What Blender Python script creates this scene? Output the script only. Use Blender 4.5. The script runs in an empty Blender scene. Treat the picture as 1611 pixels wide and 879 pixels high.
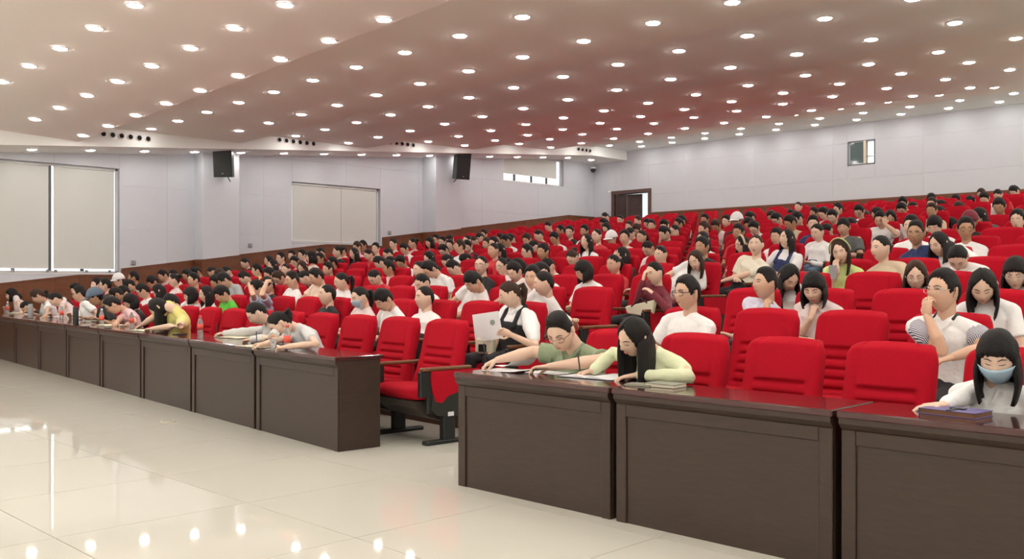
import bpy, math, random
import numpy as np
from mathutils import Vector, Matrix, noise
R = random.Random(7)
sc = bpy.context.scene
col = sc.collection
V = Vector

# ------------------------------------------------------------------ camera, world, exposure
F, U0, V0, CZ = 1500.0, 805.5, 442.0, 1.365
AX, AY = 0.7083, 0.7059          # rows direction in camera axes
cd = bpy.data.cameras.new('camera'); cam = bpy.data.objects.new('camera', cd); col.objects.link(cam)
cd.sensor_width = 36; cd.sensor_fit = 'HORIZONTAL'; cd.lens = F / 1611 * 36
cd.shift_y = (V0 - 439.5) / 1611
cd.clip_start = 0.05; cd.clip_end = 200
cam.location = (0, 0, CZ)
cam.rotation_euler = (math.pi / 2, 0, math.atan2(AY, AX))
sc.camera = cam
w = bpy.data.worlds.new('daylight'); sc.world = w; w.use_nodes = True
w.node_tree.nodes['Background'].inputs[0].default_value = (0.93, 0.97, 1.0, 1)
w.node_tree.nodes['Background'].inputs[1].default_value = 2.2
LAMP = 52.0                        # radiance of the downlight discs
sc.view_settings.view_transform = 'Standard'; sc.view_settings.look = 'None'
sc.view_settings.gamma = 1; sc.view_settings.exposure = 0.28
sc.view_settings.use_curve_mapping = False
try:
    sc.cycles.max_bounces = 8; sc.cycles.diffuse_bounces = 6; sc.cycles.glossy_bounces = 3
    sc.cycles.transmission_bounces = 6; sc.cycles.caustics_reflective = False
    sc.cycles.caustics_refractive = False; sc.cycles.sample_clamp_indirect = 6
    sc.cycles.use_denoising = True
except Exception: pass

def ray(u):                        # pixel column -> direction on the ground plane, per metre of depth
    a = (u - U0) / F
    return AX * a - AY, AY * a + AX
def at_y(u, y):
    wx, wy = ray(u); return wx / wy * y
def at_z(u, v, z):
    wx, wy = ray(u); Y = (CZ - z) * F / (v - V0); return V((wx * Y, wy * Y, z))
def at_wy(u, v, y):                # point on the plane y = const
    wx, wy = ray(u); Y = y / wy; return V((wx * Y, y, CZ + (V0 - v) * Y / F))
def proj(p):
    X = AX * p[0] + AY * p[1]; Y = -AY * p[0] + AX * p[1]
    return U0 + F * X / Y, V0 - F * (p[2] - CZ) / Y, Y

# ------------------------------------------------------------------ materials
def mat(name, c, rough=0.6, noise_amt=0.0, scale=20, bump=0.0, bscale=None, spec=0.5, emit=None, metal=0, coat=0, sheen=0, stretch=None, alpha=None, trans=0):
    m = bpy.data.materials.new(name); m.use_nodes = True
    nt = m.node_tree; b = nt.nodes['Principled BSDF']
    b.inputs['Base Color'].default_value = (*c, 1); b.inputs['Roughness'].default_value = rough
    b.inputs['Metallic'].default_value = metal
    b.inputs['Specular IOR Level'].default_value = spec
    b.inputs['Coat Weight'].default_value = coat
    b.inputs['Sheen Weight'].default_value = sheen
    if trans: b.inputs['Transmission Weight'].default_value = trans
    if emit:
        b.inputs['Emission Color'].default_value = (*emit[0], 1); b.inputs['Emission Strength'].default_value = emit[1]
    if noise_amt or bump:
        tc = nt.nodes.new('ShaderNodeTexCoord'); mp = nt.nodes.new('ShaderNodeMapping')
        nt.links.new(tc.outputs['Object'], mp.inputs['Vector'])
        if stretch: mp.inputs['Scale'].default_value = stretch
    if noise_amt:
        n = nt.nodes.new('ShaderNodeTexNoise'); n.inputs['Scale'].default_value = scale; n.inputs['Detail'].default_value = 3
        nt.links.new(mp.outputs[0], n.inputs['Vector'])
        mr = nt.nodes.new('ShaderNodeMix'); mr.data_type = 'RGBA'
        mr.inputs[6].default_value = (*[max(0, x * (1 - noise_amt)) for x in c], 1)
        mr.inputs[7].default_value = (*[min(1, x * (1 + noise_amt)) for x in c], 1)
        nt.links.new(n.outputs[0], mr.inputs[0]); nt.links.new(mr.outputs[2], b.inputs['Base Color'])
    if bump:
        n2 = nt.nodes.new('ShaderNodeTexNoise'); n2.inputs['Scale'].default_value = bscale or scale; n2.inputs['Detail'].default_value = 4
        nt.links.new(mp.outputs[0], n2.inputs['Vector'])
        bp = nt.nodes.new('ShaderNodeBump'); bp.inputs['Strength'].default_value = bump; bp.inputs['Distance'].default_value = 0.01
        nt.links.new(n2.outputs[0], bp.inputs['Height']); nt.links.new(bp.outputs[0], b.inputs['Normal'])
    return m
M = {}
M['wall'] = mat('wall_paint', (0.62, 0.645, 0.70), 0.85, 0.03, 3)
M['white'] = mat('white_plaster', (0.90, 0.92, 0.91), 0.8)
M['ceil_a'] = mat('ceiling_rose', (0.93, 0.88, 0.845), 0.85, 0.05, 0.35)
M['ceil_b'] = mat('ceiling_bounce_offset', (0.92, 0.93, 0.88), 0.85, 0.05, 0.35)  # ceiling paint tinted cool to cancel red light bounced off the seats
M['ceil_c'] = mat('ceiling_bounce_offset_back', (0.90, 0.94, 0.92), 0.85, 0.04, 0.35)  # cooler copy for bays above the seats, offsetting their red bounce
M['strip'] = mat('ceiling_strip', (0.84, 0.91, 0.90), 0.85)
M['wood'] = mat('desk_wood', (0.036, 0.019, 0.012), 0.40, 0.35, 9, 0.05, 60, coat=0.1, stretch=(1, 1, 7))
M['woodtop'] = mat('desk_top_wood', (0.060, 0.018, 0.018), 0.12, 0.3, 8, coat=0.5, stretch=(1, 6, 1))
M['dark'] = mat('gap_black', (0.006, 0.005, 0.005), 0.8)
M['wains'] = mat('wainscot_wood', (0.17, 0.058, 0.024), 0.35, 0.35, 5, stretch=(1, 1, 4))
M['riser'] = mat('riser_wood', (0.10, 0.048, 0.028), 0.5, 0.2, 6)
M['step'] = mat('tier_floor', (0.45, 0.40, 0.33), 0.35, 0.05, 4)
M['tile'] = mat('porcelain_tile', (0.69, 0.68, 0.61), 0.035, 0.025, 1.3, spec=0.4)
M['grout'] = mat('grout', (0.42, 0.38, 0.30), 0.7)
M['red'] = mat('red_fabric', (0.43, 0.005, 0.018), 0.9, 0.10, 60, 0.25, 400, spec=0.15)
M['blk'] = mat('black_plastic', (0.012, 0.014, 0.014), 0.45)
M['shell'] = mat('chair_shell_wood', (0.045, 0.034, 0.026), 0.5, 0.2, 12)
M['arm'] = mat('armrest_wood', (0.17, 0.075, 0.035), 0.3, 0.3, 12, stretch=(1, 5, 1))
M['blind'] = mat('roller_blind', (0.86, 0.88, 0.86), 0.9, 0.04, 1.5)
_nt = M['blind'].node_tree; _tr = _nt.nodes.new('ShaderNodeBsdfTranslucent'); _tr.inputs[0].default_value = (.8, .8, .74, 1)
_mx = _nt.nodes.new('ShaderNodeMixShader'); _mx.inputs[0].default_value = .3
_nt.links.new(_nt.nodes['Principled BSDF'].outputs[0], _mx.inputs[1]); _nt.links.new(_tr.outputs[0], _mx.inputs[2])
_nt.links.new(_mx.outputs[0], _nt.nodes['Material Output'].inputs[0])
M['frame_w'] = mat('white_frame', (0.85, 0.85, 0.87), 0.4)
M['frame_d'] = mat('grey_frame', (0.16, 0.17, 0.18), 0.4)
M['chrome'] = mat('metal', (0.6, 0.6, 0.6), 0.25, metal=1)
M['glass'] = mat('glass', (0.95, 0.97, 0.97), 0.02, trans=1.0)
M['dglass'] = mat('booth_glass', (0.10, 0.15, 0.15), 0.08, spec=0.8)
M['lamp'] = mat('lamp_disc', (1, 1, 1), 0.5, emit=((1.0, 0.955, 0.88), LAMP))
M['lampo'] = mat('corridor_fill_lamp', (1, 1, 1), 0.5, emit=((1.0, 0.98, 0.95), 20))
M['skin'] = mat('skin', (0.66, 0.42, 0.30), 0.5, 0.05, 30, spec=0.35)
M['skin2'] = mat('skin_fair', (0.76, 0.53, 0.41), 0.5, 0.04, 30, spec=0.35)
M['skin3'] = mat('skin_tan', (0.50, 0.29, 0.18), 0.5, 0.05, 30, spec=0.35)
M['lip'] = mat('lips', (0.50, 0.17, 0.14), 0.5)
M['eyeb'] = mat('eyes_dark', (0.02, 0.014, 0.012), 0.4)
M['hair'] = mat('black_hair', (0.009, 0.007, 0.007), 0.5, 0.5, 40, 0.9, 120, stretch=(3, 3, 0.35), spec=0.3)
M['hairb'] = mat('brown_hair', (0.045, 0.020, 0.011), 0.5, 0.5, 40, 0.9, 120, stretch=(3, 3, 0.35), spec=0.3)
M['trou'] = mat('dark_trousers', (0.018, 0.018, 0.022), 0.8, 0.2, 30)
M['jean'] = mat('blue_jeans', (0.10, 0.16, 0.24), 0.8, 0.2, 30)
M['paper'] = mat('paper', (0.82, 0.83, 0.86), 0.7)
M['cream'] = mat('cream_paper', (0.74, 0.70, 0.55), 0.7)
M['pet'] = mat('bottle_plastic', (0.88, 0.90, 0.93), 0.12, trans=0.75)
M['redlab'] = mat('red_label', (0.75, 0.10, 0.07), 0.4)
M['mask'] = mat('surgical_mask', (0.46, 0.66, 0.80), 0.8, bump=0.2, bscale=60)
M['grey'] = mat('grey_plastic', (0.30, 0.31, 0.32), 0.5)
_sh = {}
def shirt_mat(c):
    k = tuple(round(x, 2) for x in c)
    if k not in _sh: _sh[k] = mat('cloth', c, 0.85, 0.06, 25, 0.35, 45, sheen=0.1)
    return _sh[k]
def stripes_mat(a, b, sc_):
    m = mat('striped_cloth', a, 0.85); nt = m.node_tree
    tc = nt.nodes.new('ShaderNodeTexCoord'); wv = nt.nodes.new('ShaderNodeTexWave'); wv.inputs['Scale'].default_value = sc_
    wv.bands_direction = 'DIAGONAL'; wv.inputs['Distortion'].default_value = 1.0
    cr = nt.nodes.new('ShaderNodeValToRGB'); cr.color_ramp.elements[0].color = (*a, 1); cr.color_ramp.elements[1].color = (*b, 1)
    cr.color_ramp.elements[0].position = 0.42; cr.color_ramp.elements[1].position = 0.58
    nt.links.new(tc.outputs['Object'], wv.inputs['Vector']); nt.links.new(wv.outputs[0], cr.inputs[0])
    nt.links.new(cr.outputs[0], nt.nodes['Principled BSDF'].inputs['Base Color'])
    return m

# ------------------------------------------------------------------ mesh builder
class MB:
    def __init__(s): s.v = []; s.f = []; s.m = []
    def add(s, vs, fs, mi=0):
        o = len(s.v); s.v += [tuple(p) for p in vs]; s.f += [tuple(i + o for i in f) for f in fs]; s.m += [mi] * len(fs)
    def box(s, a, b, mi=0):
        x0, y0, z0 = a; x1, y1, z1 = b
        s.add([(x0,y0,z0),(x1,y0,z0),(x1,y1,z0),(x0,y1,z0),(x0,y0,z1),(x1,y0,z1),(x1,y1,z1),(x0,y1,z1)],
              [(0,3,2,1),(4,5,6,7),(0,1,5,4),(1,2,6,5),(2,3,7,6),(3,0,4,7)], mi)
    def bbox(s, a, b, r=0.01, mi=0):   # box with chamfered edges
        x0, y0, z0 = a; x1, y1, z1 = b; vs = []; 
        cx, cy, cz = (x0+x1)/2, (y0+y1)/2, (z0+z1)/2; hx, hy, hz = (x1-x0)/2, (y1-y0)/2, (z1-z0)/2
        r = min(r, hx*.9, hy*.9, hz*.9)
        idx = {}
        for sx in (-1,1):
            for sy in (-1,1):
                for sz in (-1,1):
                    for k in range(3):
                        d = [hx - r, hy - r, hz - r]; d[k] += r
                        idx[(sx,sy,sz,k)] = len(vs); vs.append((cx+sx*d[0], cy+sy*d[1], cz+sz*d[2]))
        fs = []
        for sg in (-1,1):
            q = [(-1,-1),(1,-1),(1,1),(-1,1)]
            if sg < 0: q = q[::-1]
            fs.append(tuple(idx[(sg,a_,b_,0)] for a_,b_ in q))
            fs.append(tuple(idx[(b_,sg,a_,1)] for a_,b_ in q))
            fs.append(tuple(idx[(a_,b_,sg,2)] for a_,b_ in q))
        for a_ in (-1,1):
            for b_ in (-1,1):
                f = [idx[(-1,a_,b_,1)], idx[(1,a_,b_,1)], idx[(1,a_,b_,2)], idx[(-1,a_,b_,2)]]; fs.append(tuple(f))
                f = [idx[(a_,-1,b_,0)], idx[(a_,1,b_,0)], idx[(a_,1,b_,2)], idx[(a_,-1,b_,2)]]; fs.append(tuple(f))
                f = [idx[(a_,b_,-1,0)], idx[(a_,b_,1,0)], idx[(a_,b_,1,1)], idx[(a_,b_,-1,1)]]; fs.append(tuple(f))
                for c_ in (-1,1): fs.append((idx[(a_,b_,c_,0)], idx[(a_,b_,c_,1)], idx[(a_,b_,c_,2)]))
        fs = list(dict.fromkeys(fs)); s.add(vs, fs, mi)
    def prism(s, poly, z0, z1, mi=0, side=None):
        n = len(poly)
        s.add([(x,y,z0) for x,y in poly] + [(x,y,z1) for x,y in poly], [tuple(range(n))[::-1], tuple(range(n, 2*n))], mi)
        s.add([(x,y,z0) for x,y in poly] + [(x,y,z1) for x,y in poly], [(i,(i+1)%n,(i+1)%n+n,i+n) for i in range(n)], mi if side is None else side)
    def yz(s, poly, x0, x1, mi=0):   # profile in the y-z plane extruded along x
        n = len(poly)
        s.add([(x0,y,z) for y,z in poly] + [(x1,y,z) for y,z in poly],
              [tuple(range(n)), tuple(range(n, 2*n))[::-1]] + [(i,i+n,(i+1)%n+n,(i+1)%n) for i in range(n)], mi)
    def lathe(s, prof, n=12, c=(0,0,0), mi=0, axis=2):
        vs = []; fs = []
        for r, z in prof:
            for i in range(n):
                a = 2*math.pi*i/n; p = [r*math.cos(a), r*math.sin(a), z]
                if axis == 0: p = [z, p[0], p[1]]
                vs.append((p[0]+c[0], p[1]+c[1], p[2]+c[2]))
        for j in range(len(prof)-1):
            for i in range(n):
                k = (i+1) % n; fs.append((j*n+i, j*n+k, (j+1)*n+k, (j+1)*n+i))
        fs.append(tuple(range(n))[::-1]); fs.append(tuple(range((len(prof)-1)*n, len(prof)*n)))
        s.add(vs, fs, mi)
    def loft(s, pts, rad, n=10, side=None, mi=0, rnd=True):
        pts = [V(p) for p in pts]; rad = [(r, r) if not isinstance(r, tuple) else r for r in rad]
        if rnd:   # rounded ends
            d0 = (pts[0]-pts[1]).normalized(); d1 = (pts[-1]-pts[-2]).normalized()
            r0, r1 = rad[0], rad[-1]; m0, m1 = min(r0), min(r1)
            pts = [pts[0]+d0*m0*.95, pts[0]+d0*m0*.7] + pts + [pts[-1]+d1*m1*.7, pts[-1]+d1*m1*.95]
            rad = [(r0[0]*.25,r0[1]*.25),(r0[0]*.72,r0[1]*.72)] + rad + [(r1[0]*.72,r1[1]*.72),(r1[0]*.25,r1[1]*.25)]
        vs = []; fs = []; sd = V(side) if side else V((1,0,0.01))
        for i, p in enumerate(pts):
            t = (pts[min(i+1,len(pts)-1)] - pts[max(i-1,0)]).normalized()
            x = sd - t*sd.dot(t)
            if x.length < 1e-3: x = t.orthogonal()
            x.normalize(); sd = x if not side else sd; y = t.cross(x)
            for k in range(n):
                a = 2*math.pi*k/n
                vs.append(p + x*(rad[i][0]*math.cos(a)) + y*(rad[i][1]*math.sin(a)))
        m = len(pts)
        for i in range(m-1):
            for k in range(n):
                j = (k+1) % n; fs.append((i*n+k, i*n+j, (i+1)*n+j, (i+1)*n+k))
        fs.append(tuple(range(n))[::-1]); fs.append(tuple(range((m-1)*n, m*n)))
        s.add(vs, fs, mi)
    def ball(s, c, r, n=12, mi=0, T=None):
        r = (r,r,r) if not isinstance(r, tuple) else r; vs = []; fs = []; h = n//2+1
        for j in range(h+1):
            e = -math.pi/2 + math.pi*(j+.001)/(h+.002)
            for i in range(n):
                a = 2*math.pi*i/n
                p = V((r[0]*math.cos(e)*math.cos(a), r[1]*math.cos(e)*math.sin(a), r[2]*math.sin(e)))
                if T: p = T @ p
                vs.append(p + V(c))
        for j in range(h):
            for i in range(n):
                k = (i+1) % n; fs.append((j*n+i, j*n+k, (j+1)*n+k, (j+1)*n+i))
        fs.append(tuple(range(n))[::-1]); fs.append(tuple(range(h*n, h*n+n)))
        s.add(vs, fs, mi)
    def mesh(s, name, mats, smooth=False):
        me = bpy.data.meshes.new(name); me.from_pydata(s.v, [], s.f)
        for m in (mats if isinstance(mats, (list, tuple)) else [mats]): me.materials.append(m)
        me.polygons.foreach_set('material_index', s.m)
        if smooth: me.polygons.foreach_set('use_smooth', [True]*len(s.f))
        me.update(); return me
    def obj(s, name, mats, parent=None, smooth=False, loc=None):
        return link(name, s.mesh(name, mats, smooth), parent, loc)
def link(name, me, parent=None, loc=None, rz=0):
    o = bpy.data.objects.new(name, me); col.objects.link(o)
    if parent: o.parent = parent
    if loc is not None: o.location = loc
    if rz: o.rotation_euler.z = rz
    return o
def empty(name, loc, rz=0):
    o = link(name, None, None, loc, rz); o.empty_display_size = .1; return o
def tag(o, label=None, cat=None, group=None, kind=None):
    if label: o['label'] = label
    if cat: o['category'] = cat
    if group: o['group'] = group
    if kind: o['kind'] = kind
    return o
ORD = ['zeroth','first','second','third','fourth','fifth','sixth','seventh','eighth','ninth','tenth','eleventh','twelfth','thirteenth','fourteenth','fifteenth','sixteenth','seventeenth','eighteenth','nineteenth','twentieth','twenty-first','twenty-second','twenty-third','twenty-fourth','twenty-fifth','twenty-sixth','twenty-seventh','twenty-eighth','twenty-ninth','thirtieth']

# ------------------------------------------------------------------ layout of the rows
NR = 17
def topdz(k): return -0.335 + 0.141*(k-1) if k <= 10 else -0.335 + 0.141*9 + 0.135*(k-10)
def fz(k): return topdz(k) + 0.335                     # tier height
def phi(k): return math.radians(5.0 if k == 1 else 3.2 - 2.0*(k-2)/15)
def pitch(k): return 0.75 if k == 1 else 0.685 - 0.03*(k-2)/15
XE = -6.05                                             # aisle edge of the long block
XL, YB, XS = -20.4, 24.3, -19.0                        # side wall, back wall, soffit edge
def seatL(k, i):
    s = pitch(k)*(i + .5)
    return V((XE - s*math.cos(phi(k)), 4.6 + k + s*math.sin(phi(k)), fz(k)))
def seatR(k, i):
    return V((-4.2 + .65*i - .05*(k-1), 4.26 + k, fz(k)))
def nL(k):
    n = 0
    while seatL(k, n).x > -19.75: n += 1
    return n
def rotof(b, k): return -phi(k) if b == 'L' else 0.0

# ------------------------------------------------------------------ setting: floor
floor = MB(); floor.box((-21, -9, -0.06), (10, 26, -0.012)); floor = floor.obj('floor', M['grout']); tag(floor, kind='structure')
T = 1.13; tb = MB(); g = .003
tb.box((g, g, -0.012), (T-g, T-g, 0.0)); tme = tb.mesh('floor_tile', M['tile'])
y0 = 3.005 - 2*T
for j in range(0, 4):
    for i in range(-18, 5):
        link('floor_tile', tme, floor, (i*T + .35, y0 + j*T, 0))
far = MB()
far.box((-21, y0 + 4*T + g, -0.012), (10, 7.0, 0.0)); far.box((-21, -9, -0.012), (10, y0 - g, 0.0)); far.obj('floor_margin', M['tile'], floor)
for k in range(2, NR+1):
    b = MB(); yk = 4.6 + k - .72; p = phi(k)
    dy = (-XE + 21 + 0)*0
    xl = XL; yl = yk + (XE - xl)*math.tan(p)
    end = YB + .2
    poly = [(xl, yl), (XE, yk), (-4.6, 4.26+k-.74), (9.5, 4.26+k-.74), (9.5, end), (xl, end)]
    b.prism(poly, fz(k-1) - (.0 if k > 2 else .01), fz(k), 0, 1)
    b.obj('tier', [M['step'], M['riser']], floor)

# ------------------------------------------------------------------ setting: walls
def panels(parent, fix, axis, a0, a1, z0, z1, holes, th=.012, pa=2.4, pz=.945, zoff=0.0, base=.06, mt='wall'):
    """acoustic wall panels with open joints, clipped around the holes; axis 'y' : wall runs along y at x=fix"""
    cache = {}
    za = z0
    zs = [z0]; 
    while zs[-1] < z1: zs.append(min(z1, (math.floor((zs[-1]-zoff)/pz + 1e-6)+1)*pz + zoff))
    as_ = [a0]
    while as_[-1] < a1: as_.append(min(a1, (math.floor(as_[-1]/pa + 1e-6)+1)*pa))
    for i in range(len(as_)-1):
        for j in range(len(zs)-1):
            rects = [(as_[i], as_[i+1], zs[j], zs[j+1])]
            for h in holes:
                nr = []
                for (p0,p1,q0,q1) in rects:
                    if h[1] <= p0 or h[0] >= p1 or h[3] <= q0 or h[2] >= q1: nr.append((p0,p1,q0,q1)); continue
                    if h[0] > p0: nr.append((p0, h[0], q0, q1))
                    if h[1] < p1: nr.append((h[1], p1, q0, q1))
                    m0, m1 = max(p0,h[0]), min(p1,h[1])
                    if h[2] > q0: nr.append((m0, m1, q0, h[2]))
                    if h[3] < q1: nr.append((m0, m1, h[3], q1))
                rects = nr
            for (p0,p1,q0,q1) in rects:
                if p1-p0 < .02 or q1-q0 < .02: continue
                b = MB(); e = .0014
                if axis == 'y': b.box((fix - .001, p0+e, q0+e), (fix + th, p1-e, q1-e))
                else: b.box((p0+e, fix - th, q0+e), (p1-e, fix + .001, q1-e))
                b.obj('wall_panel', M[mt], parent)
def wall_solid(name, fix, axis, a0, a1, z0, z1, holes, thick, m):
    b = MB(); A = sorted({a0, a1, *[h[0] for h in holes], *[h[1] for h in holes]}); Z = sorted({z0, z1, *[h[2] for h in holes], *[h[3] for h in holes]})
    for i in range(len(A)-1):
        for j in range(len(Z)-1):
            ca, cz = (A[i]+A[i+1])/2, (Z[j]+Z[j+1])/2
            if any(h[0] < ca < h[1] and h[2] < cz < h[3] for h in holes): continue
            if axis == 'y': b.box((fix - thick, A[i], Z[j]), (fix, A[i+1], Z[j+1]))
            else: b.box((A[i], fix, Z[j]), (A[i+1], fix + thick, Z[j+1]))
    return tag(b.obj(name, m), kind='structure')
W1 = (4.4, 8.54, 1.53, 3.775); W2 = (12.79, 15.5, 2.335, 3.815); W3 = (20.1, 22.8, 4.385, 5.22)
DOOR = (-19.50, -18.14, 2.0, 4.17); BW = (-11.59, -10.84, 4.43, 5.07)
wl = wall_solid('wall_left', XL, 'y', -9, YB, 0, 7, [W1, W2, W3], .22, M['wall'])
panels(wl, XL, 'y', 2.4, YB, .47, 5.4, [W1, W2, W3], zoff=.58)
wb = wall_solid('wall_back', YB, 'x', XL - .22, 9.5, 0, 7, [DOOR, BW], .22, M['wall'])
panels(wb, YB, 'x', XL, 0, 2.2, 5.8, [DOOR, BW], zoff=.3)
wr = wall_solid('wall_right', 9.7, 'y', -9, YB, 0, 7, [], .2, M['wall'])
wf = wall_solid('wall_front', -9.2, 'x', XL, 9.7, 0, 7, [], .2, M['white'])
# columns
for (ya, yb, xf) in ((10.25, 11.15, -20.0), (16.94, 17.86, -19.82)):
    b = MB(); b.bbox((XL - .01, ya, 0), (xf, yb, 6), .008); b.obj('column', M['wall'], wl)
# wainscot on the side wall: boards of 1.2 m that step with the floor
def wz(y): return CZ + (.27 + .1285*(min(y, 23.0) - 8.57) if y > 8.57 else -.06 + .117*(y - 6.0))
def wtop(y):
    if 12.79 < y < 15.55: return min(wz(y), 2.30)
    if y < 8.57: return min(wz(y), 1.50)
    return wz(y)
wn = MB(); wn.box((XL, 2, 0), (XL+.012, YB-.03, .05)); wn = tag(wn.obj('trim_1', M['wains']), kind='structure')
ys = [2.4 + .6*i for i in range(0, 37)] + [8.57, 12.79, 15.55, 10.25, 11.15, 16.94, 17.86, 7.68, 14.1, 23.0, YB-.03]
ys = sorted(set(ys)); ys = [y for i, y in enumerate(ys) if i == 0 or y - ys[i-1] > .05]
for i in range(len(ys)-1):
    ya, yb = ys[i]+.0015, ys[i+1]-.0015; xf = XL + .05
    m = (ya+yb)/2
    if 10.25 < m < 11.15: xf = -20.0 + .035
    if 16.94 < m < 17.86: xf = -19.82 + .035
    ta, tb_ = wtop(ya+.01), wtop(yb-.01)
    zb = max(0, wz(m) - 1.75)
    b = MB(); b.yz([(ya, zb), (yb, zb), (yb, tb_-.03), (ya, ta-.03)], XL+.013, xf)
    b.yz([(ya, ta-.03), (yb, tb_-.03), (yb, tb_), (ya, ta)], XL+.013, xf+.018)
    b.obj('wainscot_panel', M['wains'], wn)
for (ya, xf) in ((10.25, -20.0), (16.94, -19.82)):     # returns on the columns
    b = MB(); b.box((XL+.07, ya-.035, wz(ya)-1.7), (xf+.035, ya-.001, wz(ya)-.0)); b.obj('wainscot_panel', M['wains'], wn)
wn2 = MB(); wn2.box((XL+.1, YB-.05, 2.1), (DOOR[0]-.12, YB-.013, 3.47)); 
wn2.box((DOOR[1]+.12, YB-.05, 2.1), (9, YB-.013, 3.47)); wn2.box((DOOR[1]+.12, YB-.068, 3.47), (9, YB-.013, 3.52)); wn2.box((XL+.1, YB-.068, 3.44), (DOOR[0]-.12, YB-.013, 3.47))
tag(wn2.obj('trim_2', M['wains']), kind='structure')

# ------------------------------------------------------------------ setting: ceiling of stepped bays, soffit, fascia
bays = [(-9.0, 7.15, 2.90, 2.70, .043, 'ceil_a'), (7.15, 10.63, 3.04, 3.03, .02, 'ceil_b'), (10.63, 14.0, 3.27, 3.25, .014, 'ceil_c'),
        (14.0, 17.6, 3.52, 3.575, .010, 'ceil_b'), (17.6, 20.6, 3.79, 3.85, .006, 'ceil_c'), (20.6, 22.55, 4.07, 4.13, .002, 'ceil_b'), (22.55, YB, 4.17, 4.17, 0.0, 'strip')]
def cz(x, y):
    for (a, b_, da, db, c, mt) in bays:
        if y <= b_:
            t = (y-a)/(b_-a); 
            if a < 0: t = (min(max(y, 3), b_)-3)/(b_-3)
            return CZ + da + (db-da)*t + c*max(0, min(x, -2.5) - XS)
ceil = MB()
ceil.box((XL, -9, 6.2), (9.5, YB, 6.3)); ceil = tag(ceil.obj('ceiling', M['white']), kind='structure')
for n_, (a, b_, da, db, c, mt) in enumerate(bays):
    m = MB(); xs = [XS, -16, -13, -10, -7, -4, -2.5, 9.5]; yy = [a, b_] if a > 0 else [a, 3.0, b_]
    e = 1e-4
    for i in range(len(xs)-1):
        for j in range(len(yy)-1):
            q = [(xs[i], yy[j]+e), (xs[i+1], yy[j]+e), (xs[i+1], yy[j+1]), (xs[i], yy[j+1])]
            lo = [(x, y, cz(x, y)) for x, y in q]; hi = [(x, y, cz(x, y)+.06) for x, y in q]
            m.add(lo + hi, [(0,3,2,1),(4,5,6,7),(0,1,5,4),(1,2,6,5),(2,3,7,6),(3,0,4,7)])
    # step face up to the next bay
    if n_ < len(bays)-1:
        m2 = [(x, b_, cz(x, b_)) for x in xs]; m3 = [(x, b_+.02, cz(x, b_+.01)+.03) for x in xs]
        for i in range(len(xs)-1):
            m.add([m2[i], m2[i+1], m3[i+1], m3[i]], [(0,1,2,3)])
    m.obj('ceiling_bay', M[mt], ceil)
def sz(y): return CZ + 2.535 + .0815*(min(y, 22.6) - 6.18)
sf = MB(); yy = [-9, 0, 3, 22.6, YB]
for i in range(4):
    a, b_ = yy[i], yy[i+1]; x0, x1 = XL, XS - .0405
    q = [(x0,a),(x1,a),(x1,b_),(x0,b_)]
    sf.add([(x,y,sz(y)) for x,y in q] + [(x,y,sz(y)+.05) for x,y in q], [(0,3,2,1),(4,5,6,7),(0,1,5,4),(1,2,6,5),(2,3,7,6),(3,0,4,7)])
    x1 = XS
    sf.add([(x1-.04,a,sz(a)),(x1,a,sz(a)),(x1,b_,sz(b_)),(x1-.04,b_,sz(b_)),(x1-.04,a,6.2),(x1,a,6.2),(x1,b_,6.2),(x1-.04,b_,6.2)],
           [(0,3,2,1),(4,5,6,7),(0,1,5,4),(1,2,6,5),(2,3,7,6),(3,0,4,7)])
tag(sf.obj('trim_3', M['white']), kind='structure')

# ------------------------------------------------------------------ downlights
lm = MB(); lm.lathe([(.058, -.020), (.080, -.014), (.088, 0)], 14, (0,0,-.002)); disc_me = lm.mesh('lens', M['lamp'])  # lens bulges below the ceiling, shaped so its sides brighten the ceiling
lr = MB()
for i in range(16):
    a, b_ = 2*math.pi*i/16, 2*math.pi*(i+1)/16
    P = lambda r, t, z: (r*math.cos(t), r*math.sin(t), z)
    lr.add([P(.09,a,-.010),P(.09,b_,-.010),P(.108,b_,-.008),P(.108,a,-.008),P(.112,b_,0.002),P(.112,a,0.002),P(.09,a,0.0),P(.09,b_,0.0)],
           [(0,1,2,3),(3,2,4,5),(0,6,7,1)])
ring_me = lr.mesh('trim_ring', M['frame_w'])
stuffL = MB(); nl = 0
LY = [(4.7,-10.8),(5.9,-9.55),(7.0,-9.14),(8.4,-8.19),(9.8,-8.4),(11.75,-8.22),(13.2,-8.25),(15.65,-8.25),(16.85,-8.2),(18.9,-8.2),(20.2,-8.2),(21.6,-8.2),(22.85,-8.2),(23.7,-8.77)]
def lamp(x, y, z, label, grp, tilt=0):
    t = empty('ceiling_light', (x, y, z)); t.rotation_euler.x = tilt
    tag(t, label, 'ceiling light', grp); link('lens', disc_me, t); link('trim_ring', ring_me, t)
for r_, (y, x0) in enumerate(LY):
    off = x0 % 1.15; xs = [off - 1.15*i for i in range(-9, 22)]
    xs = [x for x in xs if XS + .25 < x < 9.2]; cnt = 0
    for x in sorted(xs):
        z = cz(x, y); u, v, Y = proj((x, y, z))
        if Y > 0 and -15 < u < 1626 and -8 < v < 300:
            cnt += 1
            lamp(x, y, z, f'round recessed downlight, {ORD[r_+1]} ceiling row from the front, {ORD[cnt]} from the soffit', 'ceiling downlights')
        else:
            stuffL.lathe([(.058, -.020), (.080, -.014), (.088, 0)], 8, (x, y, z-.002))
for y in (3.4, 2.1, .8, -.6, -2.0, -3.4, -4.8, -6.2, -7.6):
    x = -18.4
    while x < 9: 
        stuffL.lathe([(.058, -.020), (.080, -.014), (.088, 0)], 8, (x, y, cz(x, y)-.002)); x += 1.15
sl = stuffL.obj('ceiling_light', M['lamp']); tag(sl, 'downlights over the stage floor and beyond the frame', 'ceiling light', kind='stuff')
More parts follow.
